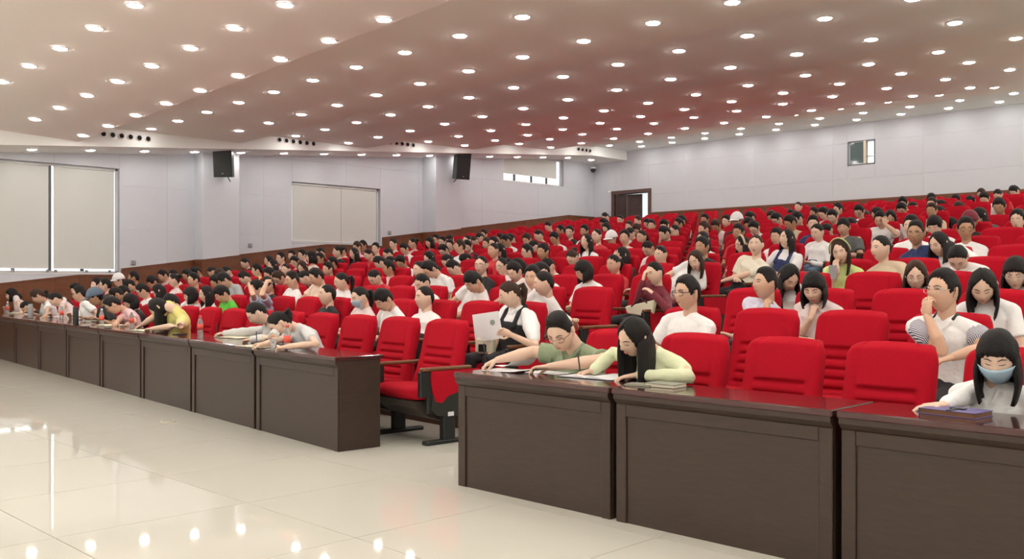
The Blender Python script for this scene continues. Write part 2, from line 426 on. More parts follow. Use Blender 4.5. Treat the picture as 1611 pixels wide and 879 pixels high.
j = 0; y = 6.54 - 1.12*8
while y < 24:
    u, v, Y = proj((-19.7, y, sz(y)))
    if u > -12:
        j += 1; lamp(-19.7, y, sz(y), f'round downlight in the white side soffit, {ORD[j]} from the front', 'soffit downlights', math.atan(.0815) if y < 22.6 else 0)
    y += 1.12
# air nozzles on the fascia
nz = MB(); nz.lathe([(.062,0),(.062,.02),(.05,.03)], 14, axis=0); nzi = MB(); nzi.lathe([(.047,.0),(.047,.024)], 14, axis=0)
nzm, nzim = nz.mesh('rim', M['frame_w'], True), nzi.mesh('nozzle_core', M['dark'], True)
for gi, (ya, dz, n) in enumerate(((7.63, 2.90, 6), (11.58, 3.20, 6), (14.75, 3.47, 5), (21.9, 4.0, 4))):
    for i in range(n):
        t = empty('air_nozzle', (XS, ya + .18*i, CZ + dz)); link('rim', nzm, t); link('nozzle_core', nzim, t, (.009,0,0))
        tag(t, f'small dark round air nozzle, {ORD[i+1]} of the {ORD[gi+1]} cluster on the white fascia', 'air nozzle', 'air nozzles')

# ------------------------------------------------------------------ windows, blinds, door
def window(name, W, cuts, pane_gap=.05):
    y0_, y1_, z0_, z1_ = W; b = MB(); x = XL - .12
    b.box((x-.03, y0_, z0_), (x+.03, y1_, z0_+.045)); b.box((x-.03, y0_, z1_-.045), (x+.03, y1_, z1_))
    b.box((x-.03, y0_, z0_), (x+.03, y0_+.045, z1_)); b.box((x-.03, y1_-.045, z0_), (x+.03, y1_, z1_))
    o = tag(b.obj(name, M['frame_w']), kind='structure')
    for c in cuts:
        q = MB(); q.box((x-.03, c-.03, z0_+.045), (x+.03, c+.03, z1_-.045)); q.obj('mullion', M['frame_d'], o)
    cc = [y0_+.045] + list(cuts) + [y1_-.045]
    for i in range(len(cc)-1):
        q = MB(); q.box((x-.004, cc[i], z0_+.045), (x+.004, cc[i+1], z1_-.045)); q.obj('pane', M['glass'], o)
    q = MB(); q.box((XL-.21, y0_, z0_-.02), (XL+.02, y1_, z0_)); q.obj('sill', M['frame_w'], o)
    return o
window('window_1', W1, [5.75, 6.45, 7.15, 7.8]); window('window_2', W2, [13.7, 14.3, 14.9]); window('window_3', W3, [20.68, 21.43, 22.12])
def blind(y0_, y1_, z0_, z1_, label):
    t = empty('roller_blind', (XL - .03, (y0_+y1_)/2, z0_)); h = (y1_-y0_)/2
    b = MB(); b.box((-.003, -h, 0), (.003, h, z1_-z0_)); b.obj('fabric', M['blind'], t)
    b = MB(); b.lathe([(.022,-h),(.022,h)], 10, axis=2); me = b.mesh('roller_tube', M['blind'], True)
    o = link('roller_tube', me, t, (0,0,z1_-z0_-.02)); o.rotation_euler.x = math.pi/2
    b = MB(); b.box((-.009, -h, -.012), (.009, h, .012)); b.obj('bottom_bar', M['frame_w'], t)
    tag(t, label, 'blind', 'roller blinds')
blind(4.45, 5.72, 1.63, 3.74, 'beige roller blind nearest the stage on the large front window')
blind(5.76, 7.10, 1.63, 3.74, 'beige roller blind on the large window, before the white gap')
blind(7.20, 8.44, 1.63, 3.74, 'beige roller blind on the large window, beside the window edge and behind the white gap')
blind(12.82, 14.26, 2.36, 3.78, 'cream roller blind over the middle window, half nearer the stage')
blind(14.27, 15.38, 2.36, 3.78, 'cream roller blind over the middle window, half nearer the second column')
blind(20.12, 22.50, 4.62, 5.2, 'half lowered beige roller blind over the bright high window')
for i, yy_ in enumerate((5.76, 6.42, 7.07, 7.23, 7.85, 8.33)):
    b = MB(); b.bbox((XL-.02, yy_-.025, 1.545), (XL+.03, yy_+.025, 1.60), .006)
    tag(b.obj('window_latch', M['grey']), f'small grey latch under the front window blinds, {ORD[i+1]} from the stage end', 'latch', 'window latches')
# door in the back wall
dn = MB(); e = .11
dn.bbox((DOOR[0]-e, YB-.06, 2.1), (DOOR[0], YB+.22, DOOR[3]), .01); dn.bbox((DOOR[1], YB-.06, 2.1), (DOOR[1]+e, YB+.22, DOOR[3]), .01)
dn.bbox((DOOR[0]-e, YB-.06, DOOR[3]), (DOOR[1]+e, YB+.22, DOOR[3]+e), .01)
door = tag(dn.obj('door_1', mat('door_frame_wood', (0.10, 0.05, 0.04), .45, .2, 8)), kind='structure')
M['leaf'] = mat('door_leaf_wood', (0.045, 0.02, 0.016), .4, .2, 8, stretch=(1,1,5))
def leaf(x, y, wd, ang, name):
    t = link(name, None, door, (x, y, 2.22)); t.rotation_euler.z = ang
    b = MB(); b.bbox((0, -.02, 0), (wd, .02, 1.93), .006)
    for z0_, z1_ in ((.12, .85), (.98, 1.8)):
        b.bbox((.1, -.03, z0_), (wd-.1, -.018, z1_), .008)
    b.mesh
    o = bpy.data.objects.new('panel', b.mesh('panel', M['leaf'])); col.objects.link(o); o.parent = t
    b = MB(); b.loft([(wd-.08,-.06,.95),(wd-.08,-.06,1.08)], [.01,.01], 8); o2 = bpy.data.objects.new('handle', b.mesh('handle', M['chrome'], True)); col.objects.link(o2); o2.parent = t
leaf(DOOR[0]+.02, YB+.02, .42, math.radians(8), 'door_leaf'); leaf(DOOR[0]+.46, YB+.06, .50, math.radians(22), 'door_leaf')
b = MB(); b.box((-21.2, YB+.9+.9, 2.0), (-15.5, YB+1.9, 4.9)); b.box((-21.2, YB+.22, 2.1), (-15.5, YB+1.8, 2.2)); b.box((-21.2, YB+.22, 4.8), (-15.5, YB+1.8, 4.9))
b.box((-21.3, YB+.22, 2.0), (-21.2, YB+1.9, 4.9)); b.box((-15.5, YB+.22, 2.0), (-15.4, YB+1.9, 4.9)); tag(b.obj('wall_corridor', M['white']), kind='structure')
b = MB(); b.box((-18.6, YB+.8, 4.74), (-17.0, YB+1.2, 4.79)); tag(b.obj('corridor_fill_light', M['lampo']), 'unseen panel light added in the corridor to brighten the open doorway', 'ceiling light')  # out of sight, added so the corridor shows bright through the door
# projection booth window
b = MB(); x0_, x1_, z0_, z1_ = BW
b.box((x0_, YB-.02, z0_), (x0_+.035, YB+.2, z1_)); b.box((x1_-.03, YB-.02, z0_), (x1_, YB+.2, z1_)); b.box((x0_, YB-.02, z1_-.035), (x1_, YB+.2, z1_)); b.box((x0_, YB-.02, z0_), (x1_, YB+.2, z0_+.03))
bw = tag(b.obj('window_4', M['frame_d']), kind='structure')
b = MB(); b.bbox((x0_+.44, YB-.03, z0_+.02), (x0_+.51, YB+.1, z1_-.02), .005); b.obj('mullion', mat('beige_frame', (.7,.62,.5), .5), bw)
b = MB(); b.box((x0_+.06, YB+.02, z0_+.04), (x0_+.42, YB+.035, z1_-.04)); b.obj('pane', M['dglass'], bw)
b = MB(); b.box((x0_+.51, YB+.02, z0_+.20), (x1_-.03, YB+.05, z0_+.225)); b.obj('crossbar', M['frame_d'], bw)
b = MB(); b.box((x0_+.51, YB+.08, z0_+.03), (x1_-.03, YB+.088, z1_-.04)); b.obj('pane', M['glass'], bw)

# speakers, camera, sockets on the walls
def speaker(p, rz, tilt, wd, label):
    t = empty('wall_speaker', p); t.rotation_euler = (tilt, 0, rz)
    h = .36; w2 = wd/2
    b = MB(); b.prism([(-w2, -.17), (w2, -.17), (w2*.75, .15), (-w2*.75, .15)], -h, h); b.obj('cabinet', mat('speaker_box', (.05,.062,.06), .5), t)
    b = MB(); b.bbox((-w2+.012, -.195, -h+.012), (w2-.012, -.168, h-.012), .01); g_ = b.obj('grille', M['blk'], t)
    b = MB(); b.bbox((-.02,-.2,-h+.07),(.02,-.196,-h+.09), .002); b.obj('badge', M['grey'], g_)
    b = MB(); b.loft([(0,.12,-.1),(0,.36,-.16)], [.02,.02], 8); b.loft([(0,.1,-h+.05),(0,.34,-h-.1)], [.012,.012], 8); b.obj('bracket', M['blk'], t)
    tag(t, label, 'speaker', 'wall speakers')
speaker(V((-19.62, 10.58, CZ+(442-262)*22.4/1500)), math.radians(44), math.radians(7), .42, 'black loudspeaker tilted down on the first wall column, near the front window')
speaker(V((-19.42, 17.5, CZ+(442-259.5)*25.9/1500)), math.radians(76), math.radians(9), .42, 'black loudspeaker with grey side on the second wall column, towards the back')
b = MB(); b.lathe([(.10,0),(.10,.05),(.03,.06)], 16, (0,0,0)); t = empty('security_camera', (-20.2, 24.05, 5.05)); b.obj('mount', M['frame_w'], t)
b = MB(); b.ball((0,0,-.04), .085, 14); b.obj('dome', M['blk'], t, True); tag(t, 'small dome security camera in the corner of side and back wall', 'camera')
for i, (u, v, nm) in enumerate(((209, 413, 'beside the front window'), (393, 386, 'past the first column'), (612, 366, 'past the middle window'))):
    wx, wy = ray(u); Y = XL/wx; z = CZ + (V0-v)*Y/F
    b = MB(); b.bbox((-.01,-.05,-.05),(.03,.05,.05), .01); o = b.obj('wall_socket', M['grey'], None, False, (XL+.014, wy*Y, z)); tag(o, f'small grey wall socket {nm}', 'socket', 'wall sockets')
o = MB(); o.bbox((-.05,-.03,-.03),(.05,0,.03), .01); o = o.obj('wall_switch', M['frame_w'], None, False, at_wy(959.5, 302, YB-.013)); tag(o, 'small white switch plate beside the open back door', 'switch')

# ------------------------------------------------------------------ desks
def desk(p, rz, L, label, ends=(False, False)):
    t = empty('front_desk', p, rz); D = .435; g_ = .012
    b = MB(); b.bbox((0, -.022, .725), (L, D, .76), .006); b.obj('desktop', M['woodtop'], t)
    b = MB(); b.yz([(-.015,.725),(-.015,.70),(.012,.672),(.05,.672),(.05,.725)], .01, L-.01); b.obj('moulding', M['wood'], t)
    b = MB(); f = .07
    b.box((g_, .02, .0), (L-g_, .035, .672)); b.obj('front_panel', M['wood'], t)
    b = MB(); b.bbox((g_, .008, 0), (g_+f, .0205, .672), .004); b.bbox((L-g_-f, .008, 0), (L-g_, .0205, .672), .004)
    b.bbox((g_+f, .008, .60), (L-g_-f, .0205, .672), .004); b.obj('front_frame', M['wood'], t)
    for k_ in (0, 1):
        x = g_ if k_ == 0 else L-g_-.03
        b = MB(); b.bbox((x, .035, 0), (x+.03, D-.03, .725), .003); b.obj('side_panel', M['wood'], t)
    b = MB(); b.box((g_+.03, .3, .5), (L-g_-.03, .32, .72)); b.box((g_+.03,.06,.45),(L-g_-.03,.3,.465)); b.obj('shelf', M['wood'], t)
    tag(t, label, 'desk', 'front row desks')
    return t
for i in range(3):
    desk((-4.766 + 1.345*i, 4.25, 0), 0, 1.325, ['dark brown wooden desk at the aisle where the man in green sits', 'dark brown wooden desk holding the closed grey books, middle of the short run', 'dark brown wooden desk holding the purple notebook'][i])
PL = math.radians(5.3); c0 = V((-6.326, 4.397, 0)); DP = 1.546
deskL = []
for i in range(9):
    a = c0 + V((-math.cos(PL), math.sin(PL), 0))*DP*(i+1)
    nm = ['dark brown wooden desk at the aisle end of the long run, with bare end panel','dark brown wooden desk under the arms of the two writing women',
          'dark brown wooden desk in front of the woman in yellow','dark brown wooden desk before the man in a pink shirt'] 
    deskL.append(desk(a, -PL, DP-.02, nm[i] if i < 4 else f'dark brown wooden desk, {ORD[i+1]} from the aisle in the long run'))

# ------------------------------------------------------------------ chair
def ss(a, b, x):
    t = min(1, max(0, (x-a)/(b-a))); return t*t*(3-2*t)
def back_mesh():
    b = MB(); nx, nz_ = 30, 60; z0_, H = .36, .67
    def P(u, t, back):
        wd = .308 - .045*ss(0, .55, t) - .006*t
        q_ = max(0, (t-.86)/.14); wd *= 1 - .26*(1-math.sqrt(max(0, 1-q_*q_)))
        z = z0_ + H*t - .012*u*u*ss(.5, 1, t)
        y = -.17*(1-t)**1.0
        if back: return (wd*u*.93, y + .085 - .02*ss(.75,1,t) - .018*abs(u)**3, z - .012*ss(.8,1,t))
        d = .012 + .020*ss(.62, .70, abs(u)) - .045*ss(.90, 1.0, abs(u))
        if abs(u) < .63:
            q = (t-.10)/.50*5
            if .10 < t < .60: d += .032*abs(math.sin(math.pi*q))**.35 - .014
            if t >= .61: d += .022*ss(.61,.63,t) + .006*math.cos(u*2)
        else:
            d += .006*ss(.6,.8,t)
        d -= .045*ss(.93, 1.0, t)**2
        return (wd*u, y - d, z)
    vs = [P(-1+2*i/nx, j/nz_, 0) for j in range(nz_+1) for i in range(nx+1)]
    n1 = len(vs); bx, bz = 10, 10
    fs = [(j*(nx+1)+i, j*(nx+1)+i+1, (j+1)*(nx+1)+i+1, (j+1)*(nx+1)+i) for j in range(nz_) for i in range(nx)]
    vs += [P(-1+2*i/nx, j/nz_, 1) for j in range(nz_+1) for i in range(nx+1)]
    fs2 = [(n1+j*(nx+1)+i, n1+(j+1)*(nx+1)+i, n1+(j+1)*(nx+1)+i+1, n1+j*(nx+1)+i+1) for j in range(0, nz_) for i in range(nx)]
    ed = []
    for j in range(nz_):
        a, c = j*(nx+1), (j+1)*(nx+1); ed.append((a, c, c+n1, a+n1)); a += nx; c += nx; ed.append((c, a, a+n1, c+n1))
    for i in range(nx):
        a = nz_*(nx+1)+i; ed.append((a, a+1, a+1+n1, a+n1)); a = i; ed.append((a+1, a, a+n1, a+1+n1))
    b.add(vs, fs + fs2 + ed, 0)
    return b
def back_mesh_low():
    b = MB(); nx, nz_ = 8, 8; z0_, H = .36, .67
    def P(u, t, back):
        q_ = max(0, (t-.86)/.14); wd = (.300 - .045*ss(0,.6,t))*(1 - .26*(1-math.sqrt(max(0, 1-q_*q_)))); z = z0_+H*t-.012*u*u; y = -.17*(1-t)
        if back: return (wd*u*.93, y+.07, z-.012*ss(.8,1,t))
        return (wd*u, y - .012 - .02*ss(.6,.8,abs(u)) + .04*ss(.85,1,abs(u)) + .03*ss(.9,1,t), z)
    TT = [0,.2,.4,.6,.78,.87,.93,.975,1]; vs = [P(-1+2*i/nx, TT[j], bk) for bk in (0,1) for j in range(nz_+1) for i in range(nx+1)]; n1 = (nx+1)*(nz_+1)
    fs = [(j*(nx+1)+i, j*(nx+1)+i+1, (j+1)*(nx+1)+i+1, (j+1)*(nx+1)+i) for j in range(nz_) for i in range(nx)]
    fs += [(n1+a, n1+d, n1+c, n1+b_) for (a,b_,c,d) in fs[:nx*nz_]]
    for j in range(nz_):
        a, c = j*(nx+1), (j+1)*(nx+1); fs.append((a, c, c+n1, a+n1)); a += nx; c += nx; fs.append((c, a, a+n1, c+n1))
    for i in range(nx): a = nz_*(nx+1)+i; fs.append((a, a+1, a+1+n1, a+n1))
    b.add(vs, fs); return b
CH = {}
CH['backrest'] = back_mesh().mesh('backrest', M['red'], True)
CH['backlow'] = back_mesh_low().mesh('backrest', M['red'], True)
def cushion():
    b = MB(); nx = 12; prof = [(-.14,.455),(-.30,.468),(-.44,.478),(-.53,.468),(-.575,.44),(-.58,.40),(-.55,.365),(-.14,.35)]
    vs = []; 
    for i in range(nx+1):
        u = -1+2*i/nx; sx = .275*u; k_ = 1-.25*abs(u)**6
        for (y, z) in prof: vs.append((sx, y if y > -.5 else -.53+(y+.53)*k_ + .02*abs(u)**4, .41+(z-.41)*k_ + .012*abs(u)**2*(z > .43)))
    n = len(prof); fs = [(i*n+j, i*n+(j+1)%n, (i+1)*n+(j+1)%n, (i+1)*n+j) for i in range(nx) for j in range(n)]
    fs += [tuple(range(n))[::-1], tuple(range(nx*n, nx*n+n))]; b.add(vs, fs); return b
CH['seat'] = cushion().mesh('seat', M['red'], True)
b = MB(); b.yz([(-.56,.36),(-.54,.30),(-.42,.22),(-.25,.17),(-.16,.16),(-.14,.36)], -.262, .262); CH['seat_pan'] = b.mesh('seat_pan', M['shell'])
b = MB(); b.bbox((-.028,-.55,.615),(.028,-.04,.645), .008); CH['armrest'] = b.mesh('armrest', M['arm'])
b = MB(); b.bbox((-.022,-.57,.40),(.022,-.44,.615), .008); b.bbox((-.02,-.50,.26),(.02,-.1,.44), .008); b.bbox((-.03,-.34,.03),(.03,-.22,.30), .006)
b.bbox((-.035,-.52,.0),(.035,-.02,.035), .01); CH['stand'] = b.mesh('stand', M['blk'])
lo_ = [(-.43,.36),(-.36,.345),(-.30,.40),(-.20,.425),(-.08,.415),(0,.40)]
b = MB(); b.yz([(-.47,.615)] + [(-.47,.52)] + [(-.45,.42)] + lo_ + [(.03,.42),(.03,.615)], .022, .034); CH['end_panel'] = b.mesh('end_panel', M['red'])
b = MB(); b.yz([(-.47,.30),(-.40,.24),(-.1,.22),(.03,.25),(.03,.42)] + lo_[::-1] + [(-.45,.42)], .02, .031); CH['end_board'] = b.mesh('end_board', mat('end_board', (.022,.027,.022), .45))
b = MB(); b.box((.031,-.30,.23),(.0335,-.24,.265)); CH['seat_number_plate'] = b.mesh('seat_number_plate', M['paper'])
def chair(p, rz, sx, end, low, label, grp, first=False):
    t = empty('auditorium_chair', p, rz); t.scale = (sx, 1, 1)
    link('backrest', CH['backlow'] if low else CH['backrest'], t); link('seat', CH['seat'], t)
    if not low: link('seat_pan', CH['seat_pan'], t)
    hw = .325
    link('armrest', CH['armrest'], t, (hw, 0, 0)); 
    link('stand', CH['stand'], t, (hw, 0, 0))
    if first: 
        link('armrest', CH['armrest'], t, (-hw, 0, 0)); link('stand', CH['stand'], t, (-hw, 0, 0))
    if end:
        link('end_panel', CH['end_panel'], t, (hw, 0, 0)); link('end_board', CH['end_board'], t, (hw, 0, 0))
        if not low: link('seat_number_plate', CH['seat_number_plate'], t, (hw, 0, 0))
    tag(t, label, 'chair', grp)
    return t
seats = []
for k in range(1, NR+1):
    for i in range(nL(k)):
        seats.append(('L', k, i, seatL(k, i)))
    for i in range(0, 12):
        p = seatR(k, i)
        if p.x > -.3*p.y + .75: break
        seats.append(('R', k, i, p))
vis = []
for s in seats:
    u, v, Y = proj(s[3] + V((0,0,1)))
    vis.append((Y, s, -40 < u < 1660))
vis.sort(key=lambda a: a[0])
inview = [s for Y, s, ok in vis if ok]
near = inview[:300]; farr = inview[300:]
for (bk, k, i, p) in near:
    if bk == 'L':
        lab = f'red padded chair, row {ORD[k]} of the long seating block, {ORD[i+1]} seat from the aisle'
        chair(p, -phi(k), pitch(k)/.65, i == 0, k > 7, lab, 'red auditorium chairs')
    else:
        lab = f'red padded chair, row {ORD[k]} of the short seating block, {ORD[i+1]} seat from the aisle'
        chair(p, 0, 1, False, k > 9, lab, 'red auditorium chairs', i == 0)
fb = MB(); low = back_mesh_low()
for (bk, k, i, p) in farr:
    c_, s_ = math.cos(rotof(bk,k)), math.sin(rotof(bk,k)); 
    fb.add([(p.x + x*c_ - y*s_, p.y + x*s_ + y*c_, p.z + z) for x, y, z in low.v], low.f)
    fb.add([(p.x + x*c_ - y*s_, p.y + x*s_ + y*c_, p.z + z) for x, y, z in [(-.27,-.14,.36),(.27,-.14,.36),(.27,-.57,.36),(-.27,-.57,.36),(-.27,-.14,.46),(.27,-.14,.46),(.27,-.57,.47),(-.27,-.57,.47)]],
           [(0,1,2,3),(7,6,5,4),(0,4,5,1),(1,5,6,2),(2,6,7,3),(3,7,4,0)])
if farr: tag(fb.obj('auditorium_chair', M['red'], None, True), 'farthest red chairs in the last rows of the hall', 'chair', kind='stuff')
print('chairs', len(near), len(farr))
# ------------------------------------------------------------------ people: head, hair, hands, body
def interp(tb, x):
    for (a, p), (b_, q) in zip(tb, tb[1:]):
        if x <= b_: return p + (q-p)*(x-a)/(b_-a)
    return tb[-1][1]
def hp(x, y, z, face=True):
    """point of the head surface in direction (x, y, z); the face looks to -y"""
    px, py, pz = x*.077, y*.097, z*.119
    if z < 0:
        px *= 1 - .30*(-z)**1.6
        if y > 0: py *= 1 + .35*z
        else: py *= 1 + .06*z
    if face and y < 0:
        g = lambda a, b_, c, d: math.exp(-(((x-a)/b_)**2) - (((z-c)/d)**2))
        py -= .022*g(0,.16,-.17,.13) + .010*g(0,.11,.03,.17) + .006*g(0,.28,-.50,.10) + .008*g(0,.3,-.86,.18)
        py += .009*(g(.38,.17,.08,.11) + g(-.38,.17,.08,.11)) + .003*g(0,.3,-.62,.05)
        py -= .004*(g(.5,.2,-.2,.2)+g(-.5,.2,-.2,.2)) + .004*g(0,.6,.24,.08)
    return V((px, py, pz))
def headmesh(mb, Mx, n=30, open_eyes=True, mi=0):
    h = int(n*.75); vs = []; fs = []
    for j in range(h+1):
        e = -math.pi/2 + math.pi*(j+.01)/(h+.02)
        for i in range(n):
            a = 2*math.pi*i/n
            vs.append(Mx @ hp(math.cos(e)*math.cos(a), math.cos(e)*math.sin(a), math.sin(e)))
    for j in range(h):
        for i in range(n): k = (i+1)%n; fs.append((j*n+i, j*n+k, (j+1)*n+k, (j+1)*n+i))
    fs += [tuple(range(n))[::-1], tuple(range(h*n, h*n+n))]
    mb.add(vs, fs, mi)
    fp = lambda x, z, o=0.0: Mx @ (hp(x, -math.sqrt(max(0, 1-x*x-z*z)), z) + V((0, -o, 0)))
    for s in (-1, 1):
        E = MB(); 
        mb.loft([Mx @ V((s*.075,.006,-.030)), Mx @ V((s*.083,.014,0)), Mx @ V((s*.081,.016,.026))], [(.005,.012),(.006,.017),(.005,.013)], 8, mi=mi)
        mb.loft([fp(s*.17,.22,-.001), fp(s*.38,.265,-.001), fp(s*.60,.22,0)], [.0024,.0034,.0018], 6, mi=1)
        if open_eyes:
            mb.loft([fp(s*.20,.07,.000), fp(s*.30,.10,.001), fp(s*.42,.105,.001), fp(s*.54,.075,0)], [.0016,.0026,.0026,.0016], 6, mi=1)
            mb.ball(fp(s*.37,.065,-.0010), (.0052,.004,.0060), 8, mi=1)
        else:
            mb.loft([fp(s*.20,.045,.0), fp(s*.37,.02,.001), fp(s*.54,.05,0)], [.0014,.0024,.0014], 6, mi=1)
    mb.loft([fp(-.23,-.50), fp(-.10,-.475,.002), fp(0,-.49,.002), fp(.10,-.475,.002), fp(.23,-.50)], [.002,.0042,.0038,.0042,.002], 6, mi=2)
    mb.loft([fp(-.16,-.54,-.001), fp(0,-.555,.002), fp(.16,-.54,-.001)], [.002,.0048,.002], 6, mi=2)
HL = {'short': [(0,42),(28,40),(48,32),(60,14),(74,-8),(84,2),(96,16),(108,4),(125,-20),(180,-36)],
      'buzz': [(0,44),(30,40),(45,30),(58,18),(70,2),(84,4),(96,14),(108,0),(125,-18),(180,-34)],
      'bangs': [(0,23),(35,18),(55,4),(68,-35),(80,-55),(180,-60)],
      'long': [(0,50),(14,44),(32,30),(48,10),(62,-20),(75,-52),(180,-60)],
      'tied': [(0,44),(35,36),(58,20),(74,6),(90,14),(105,2),(125,-20),(180,-40)],
      'cap': [(0,22),(60,16),(180,8)]}
def hairmesh(mb, Mx, style, n=30, down=None, back=None, seed=0, L=None, mi=0):
    base = {'bob': 'bangs', 'bangslong': 'bangs', 'long': 'long', 'longb': 'long', 'pony': 'tied', 'bun': 'tied', 'tied': 'tied', 'short': 'short', 'buzz': 'buzz', 'headband': 'long', 'shortbangs': 'short', 'cap': 'short', 'female_short': 'bangs'}[style]
    tb = HL[base]; h = int(n*.75); vs = []; fs = []
    T_ = {'short': .013, 'buzz': .006, 'bangs': .013, 'long': .011, 'tied': .008}[base]
    for j in range(h+1):
        e = -math.pi/2 + math.pi*(j+.01)/(h+.02)
        for i in range(n):
            a = 2*math.pi*i/n; x, y, z = math.cos(e)*math.cos(a), math.cos(e)*math.sin(a), math.sin(e)
            az = math.degrees(abs(math.atan2(x, -y))); el = math.degrees(e); ln = interp(tb, az)
            ln += 3.2*noise.noise(V((a*7, seed, 0))) + 2*math.sin(a*23+seed)*(base != 'buzz')
            if style == 'shortbangs' and az < 60: ln -= 16
            m = ss(ln-5, ln+7, el); p = hp(x, y, z, False)
            t = T_ + .006*max(0, z)*(base in ('short','bangs')) + .020*ss(30,60,el)*(base == 'buzz')
            if base == 'short' and y < .2: t += .008*ss(30,60,el)
            if base != 'buzz': t += .004*noise.noise(V((x*3+seed, y*3, z*3)))
            if base in ('long','tied') and style != 'buzz' and z > .3: t -= .005*math.exp(-(x/.06)**2)
            d = V((x, y, z)); vs.append(Mx @ (p + d*(t*m - .012*(1-m))))
    for j in range(h):
        for i in range(n): k = (i+1)%n; fs.append((j*n+i, j*n+k, (j+1)*n+k, (j+1)*n+i))
    fs += [tuple(range(n))[::-1], tuple(range(h*n, h*n+n))]
    mb.add(vs, fs, mi)
    dn = V((0,0,-1)); bk = back or V((0,.1,-1)).normalized()
    c = Mx @ V((0,0,0)); R3 = Mx.to_3x3()
    Ls = {'bob': .15, 'female_short': .06, 'bangslong': .34, 'long': .32, 'longb': .34, 'headband': .28}
    if style in Ls:
        L = L or Ls[style]; a0 = 62 if style in ('bangslong','bob','female_short') else 66
        N, J = 26, 8; o = []; inn = []
        for j in range(J+1):
            for i in range(N+1):
                a = math.radians(a0 + (360-2*a0)*i/N); ca, sa = -math.cos(a), math.sin(a)
                d = V((sa, ca, 0)); e0 = .12
                p0 = hp(sa*math.cos(e0), ca*math.cos(e0), math.sin(e0), False) + d*.012
                P0 = Mx @ p0; D = R3 @ d
                wb = ss(95, 170, 180-abs(math.degrees(a)-180)); t = j/J
                dv = (dn*(1-wb) + bk*wb).normalized()
                ll = L*(1 if wb > .5 else .92) * (1 + .06*noise.noise(V((i*.9+seed*3, 0, 0))))
                off = D*(.022*math.sin(min(1,t*1.4)*math.pi*.5) - .030*t*t) + D*(.004*noise.noise(V((i*.7+seed, j*.3, 1))))
                P = P0 + dv*(ll*t) + off
                th = .020*(1-.5*t) + .006*math.sin(i*2.1+seed)
                o.append(P); inn.append(P - D*th)
        q = lambda j, i: j*(N+1)+i; n1 = len(o); f = []
        for j in range(J):
            for i in range(N):
                f.append((q(j,i), q(j+1,i), q(j+1,i+1), q(j,i+1))); f.append((n1+q(j,i), n1+q(j,i+1), n1+q(j+1,i+1), n1+q(j+1,i)))
            f.append((q(j,0), n1+q(j,0), n1+q(j+1,0), q(j+1,0))); f.append((q(j,N), q(j+1,N), n1+q(j+1,N), n1+q(j,N)))
        for i in range(N): f.append((q(J,i), n1+q(J,i), n1+q(J,i+1), q(J,i+1))); f.append((q(0,i), q(0,i+1), n1+q(0,i+1), n1+q(0,i)))
        mb.add(o + inn, f, mi)
    if style == 'pony':
        s = Mx @ V((0,.098,.035)); D = R3 @ V((0,1,0))
        mb.loft([s, s+D*.035+V((0,0,.005)), s+D*.055+dn*.05, s+D*.05+dn*.13, s+D*.035+dn*.22], [.020,.028,.034,.028,.010], 10, mi=mi)
    if style == 'bun': mb.ball(Mx @ V((0,.105,.065)), (.044,.042,.040), 12, mi)
def glasses(Mx, r=.0016):
    mb = MB()
    for s in (-1, 1):
        c = V((s*.034, -.096, .004)); ring = []
        for i in range(15):
            a = 2*math.pi*i/14; ring.append(Mx @ (c + V((.0255*math.copysign(abs(math.cos(a))**.7, math.cos(a)), .004*abs(math.cos(a)), .0185*math.copysign(abs(math.sin(a))**.7, math.sin(a))))))
        mb.loft(ring, [r]*15, 6, side=tuple(Mx.to_3x3() @ V((0,1,0))), rnd=False)
        mb.loft([Mx @ V((s*.060,-.096,.010)), Mx @ V((s*.078,-.05,.012)), Mx @ V((s*.080,.012,.010))], [r]*3, 6)
    mb.loft([Mx @ V((-.009,-.104,.006)), Mx @ V((.009,-.104,.006))], [r,r], 6)
    return mb
def facemask(Mx):
    mb = MB(); N, J = 14, 8; o = []
    for j in range(J+1):
        e = math.radians(-64 + 60*j/J)
        for i in range(N+1):
            a = math.radians(-64 + 128*i/N); x, y, z = math.sin(a)*math.cos(e), -math.cos(a)*math.cos(e), math.sin(e)
            p = hp(x, y, z, False) + V((x,y,z*.4))*(.014 + .010*math.exp(-(a/.4)**2)*ss(-60,-10,math.degrees(e)) + .0015*math.cos(j*math.pi)); o.append(Mx @ p)
    n1 = len(o); c = Mx @ V((0,0,-.03)); inn = [p + (c-p)*.04 for p in o]; q = lambda j, i: j*(N+1)+i; f = []
    for j in range(J):
        for i in range(N): f.append((q(j,i), q(j,i+1), q(j+1,i+1), q(j+1,i))); f.append((n1+q(j,i), n1+q(j+1,i), n1+q(j+1,i+1), n1+q(j,i+1)))
        f.append((q(j,0), q(j+1,0), n1+q(j+1,0), n1+q(j,0))); f.append((q(j,N), n1+q(j,N), n1+q(j+1,N), q(j+1,N)))
    for i in range(N): f.append((q(0,i), n1+q(0,i), n1+q(0,i+1), q(0,i+1))); f.append((q(J,i), q(J,i+1), n1+q(J,i+1), n1+q(J,i)))
    mb.add(o+inn, f)
    for s in (-1,1):
        mb.loft([Mx @ V((s*.072,-.045,-.02)), Mx @ V((s*.083,.01,.01))], [.0012]*2, 5); mb.loft([Mx @ V((s*.068,-.045,-.065)), Mx @ V((s*.080,.015,-.02))], [.0012]*2, 5)
    return mb
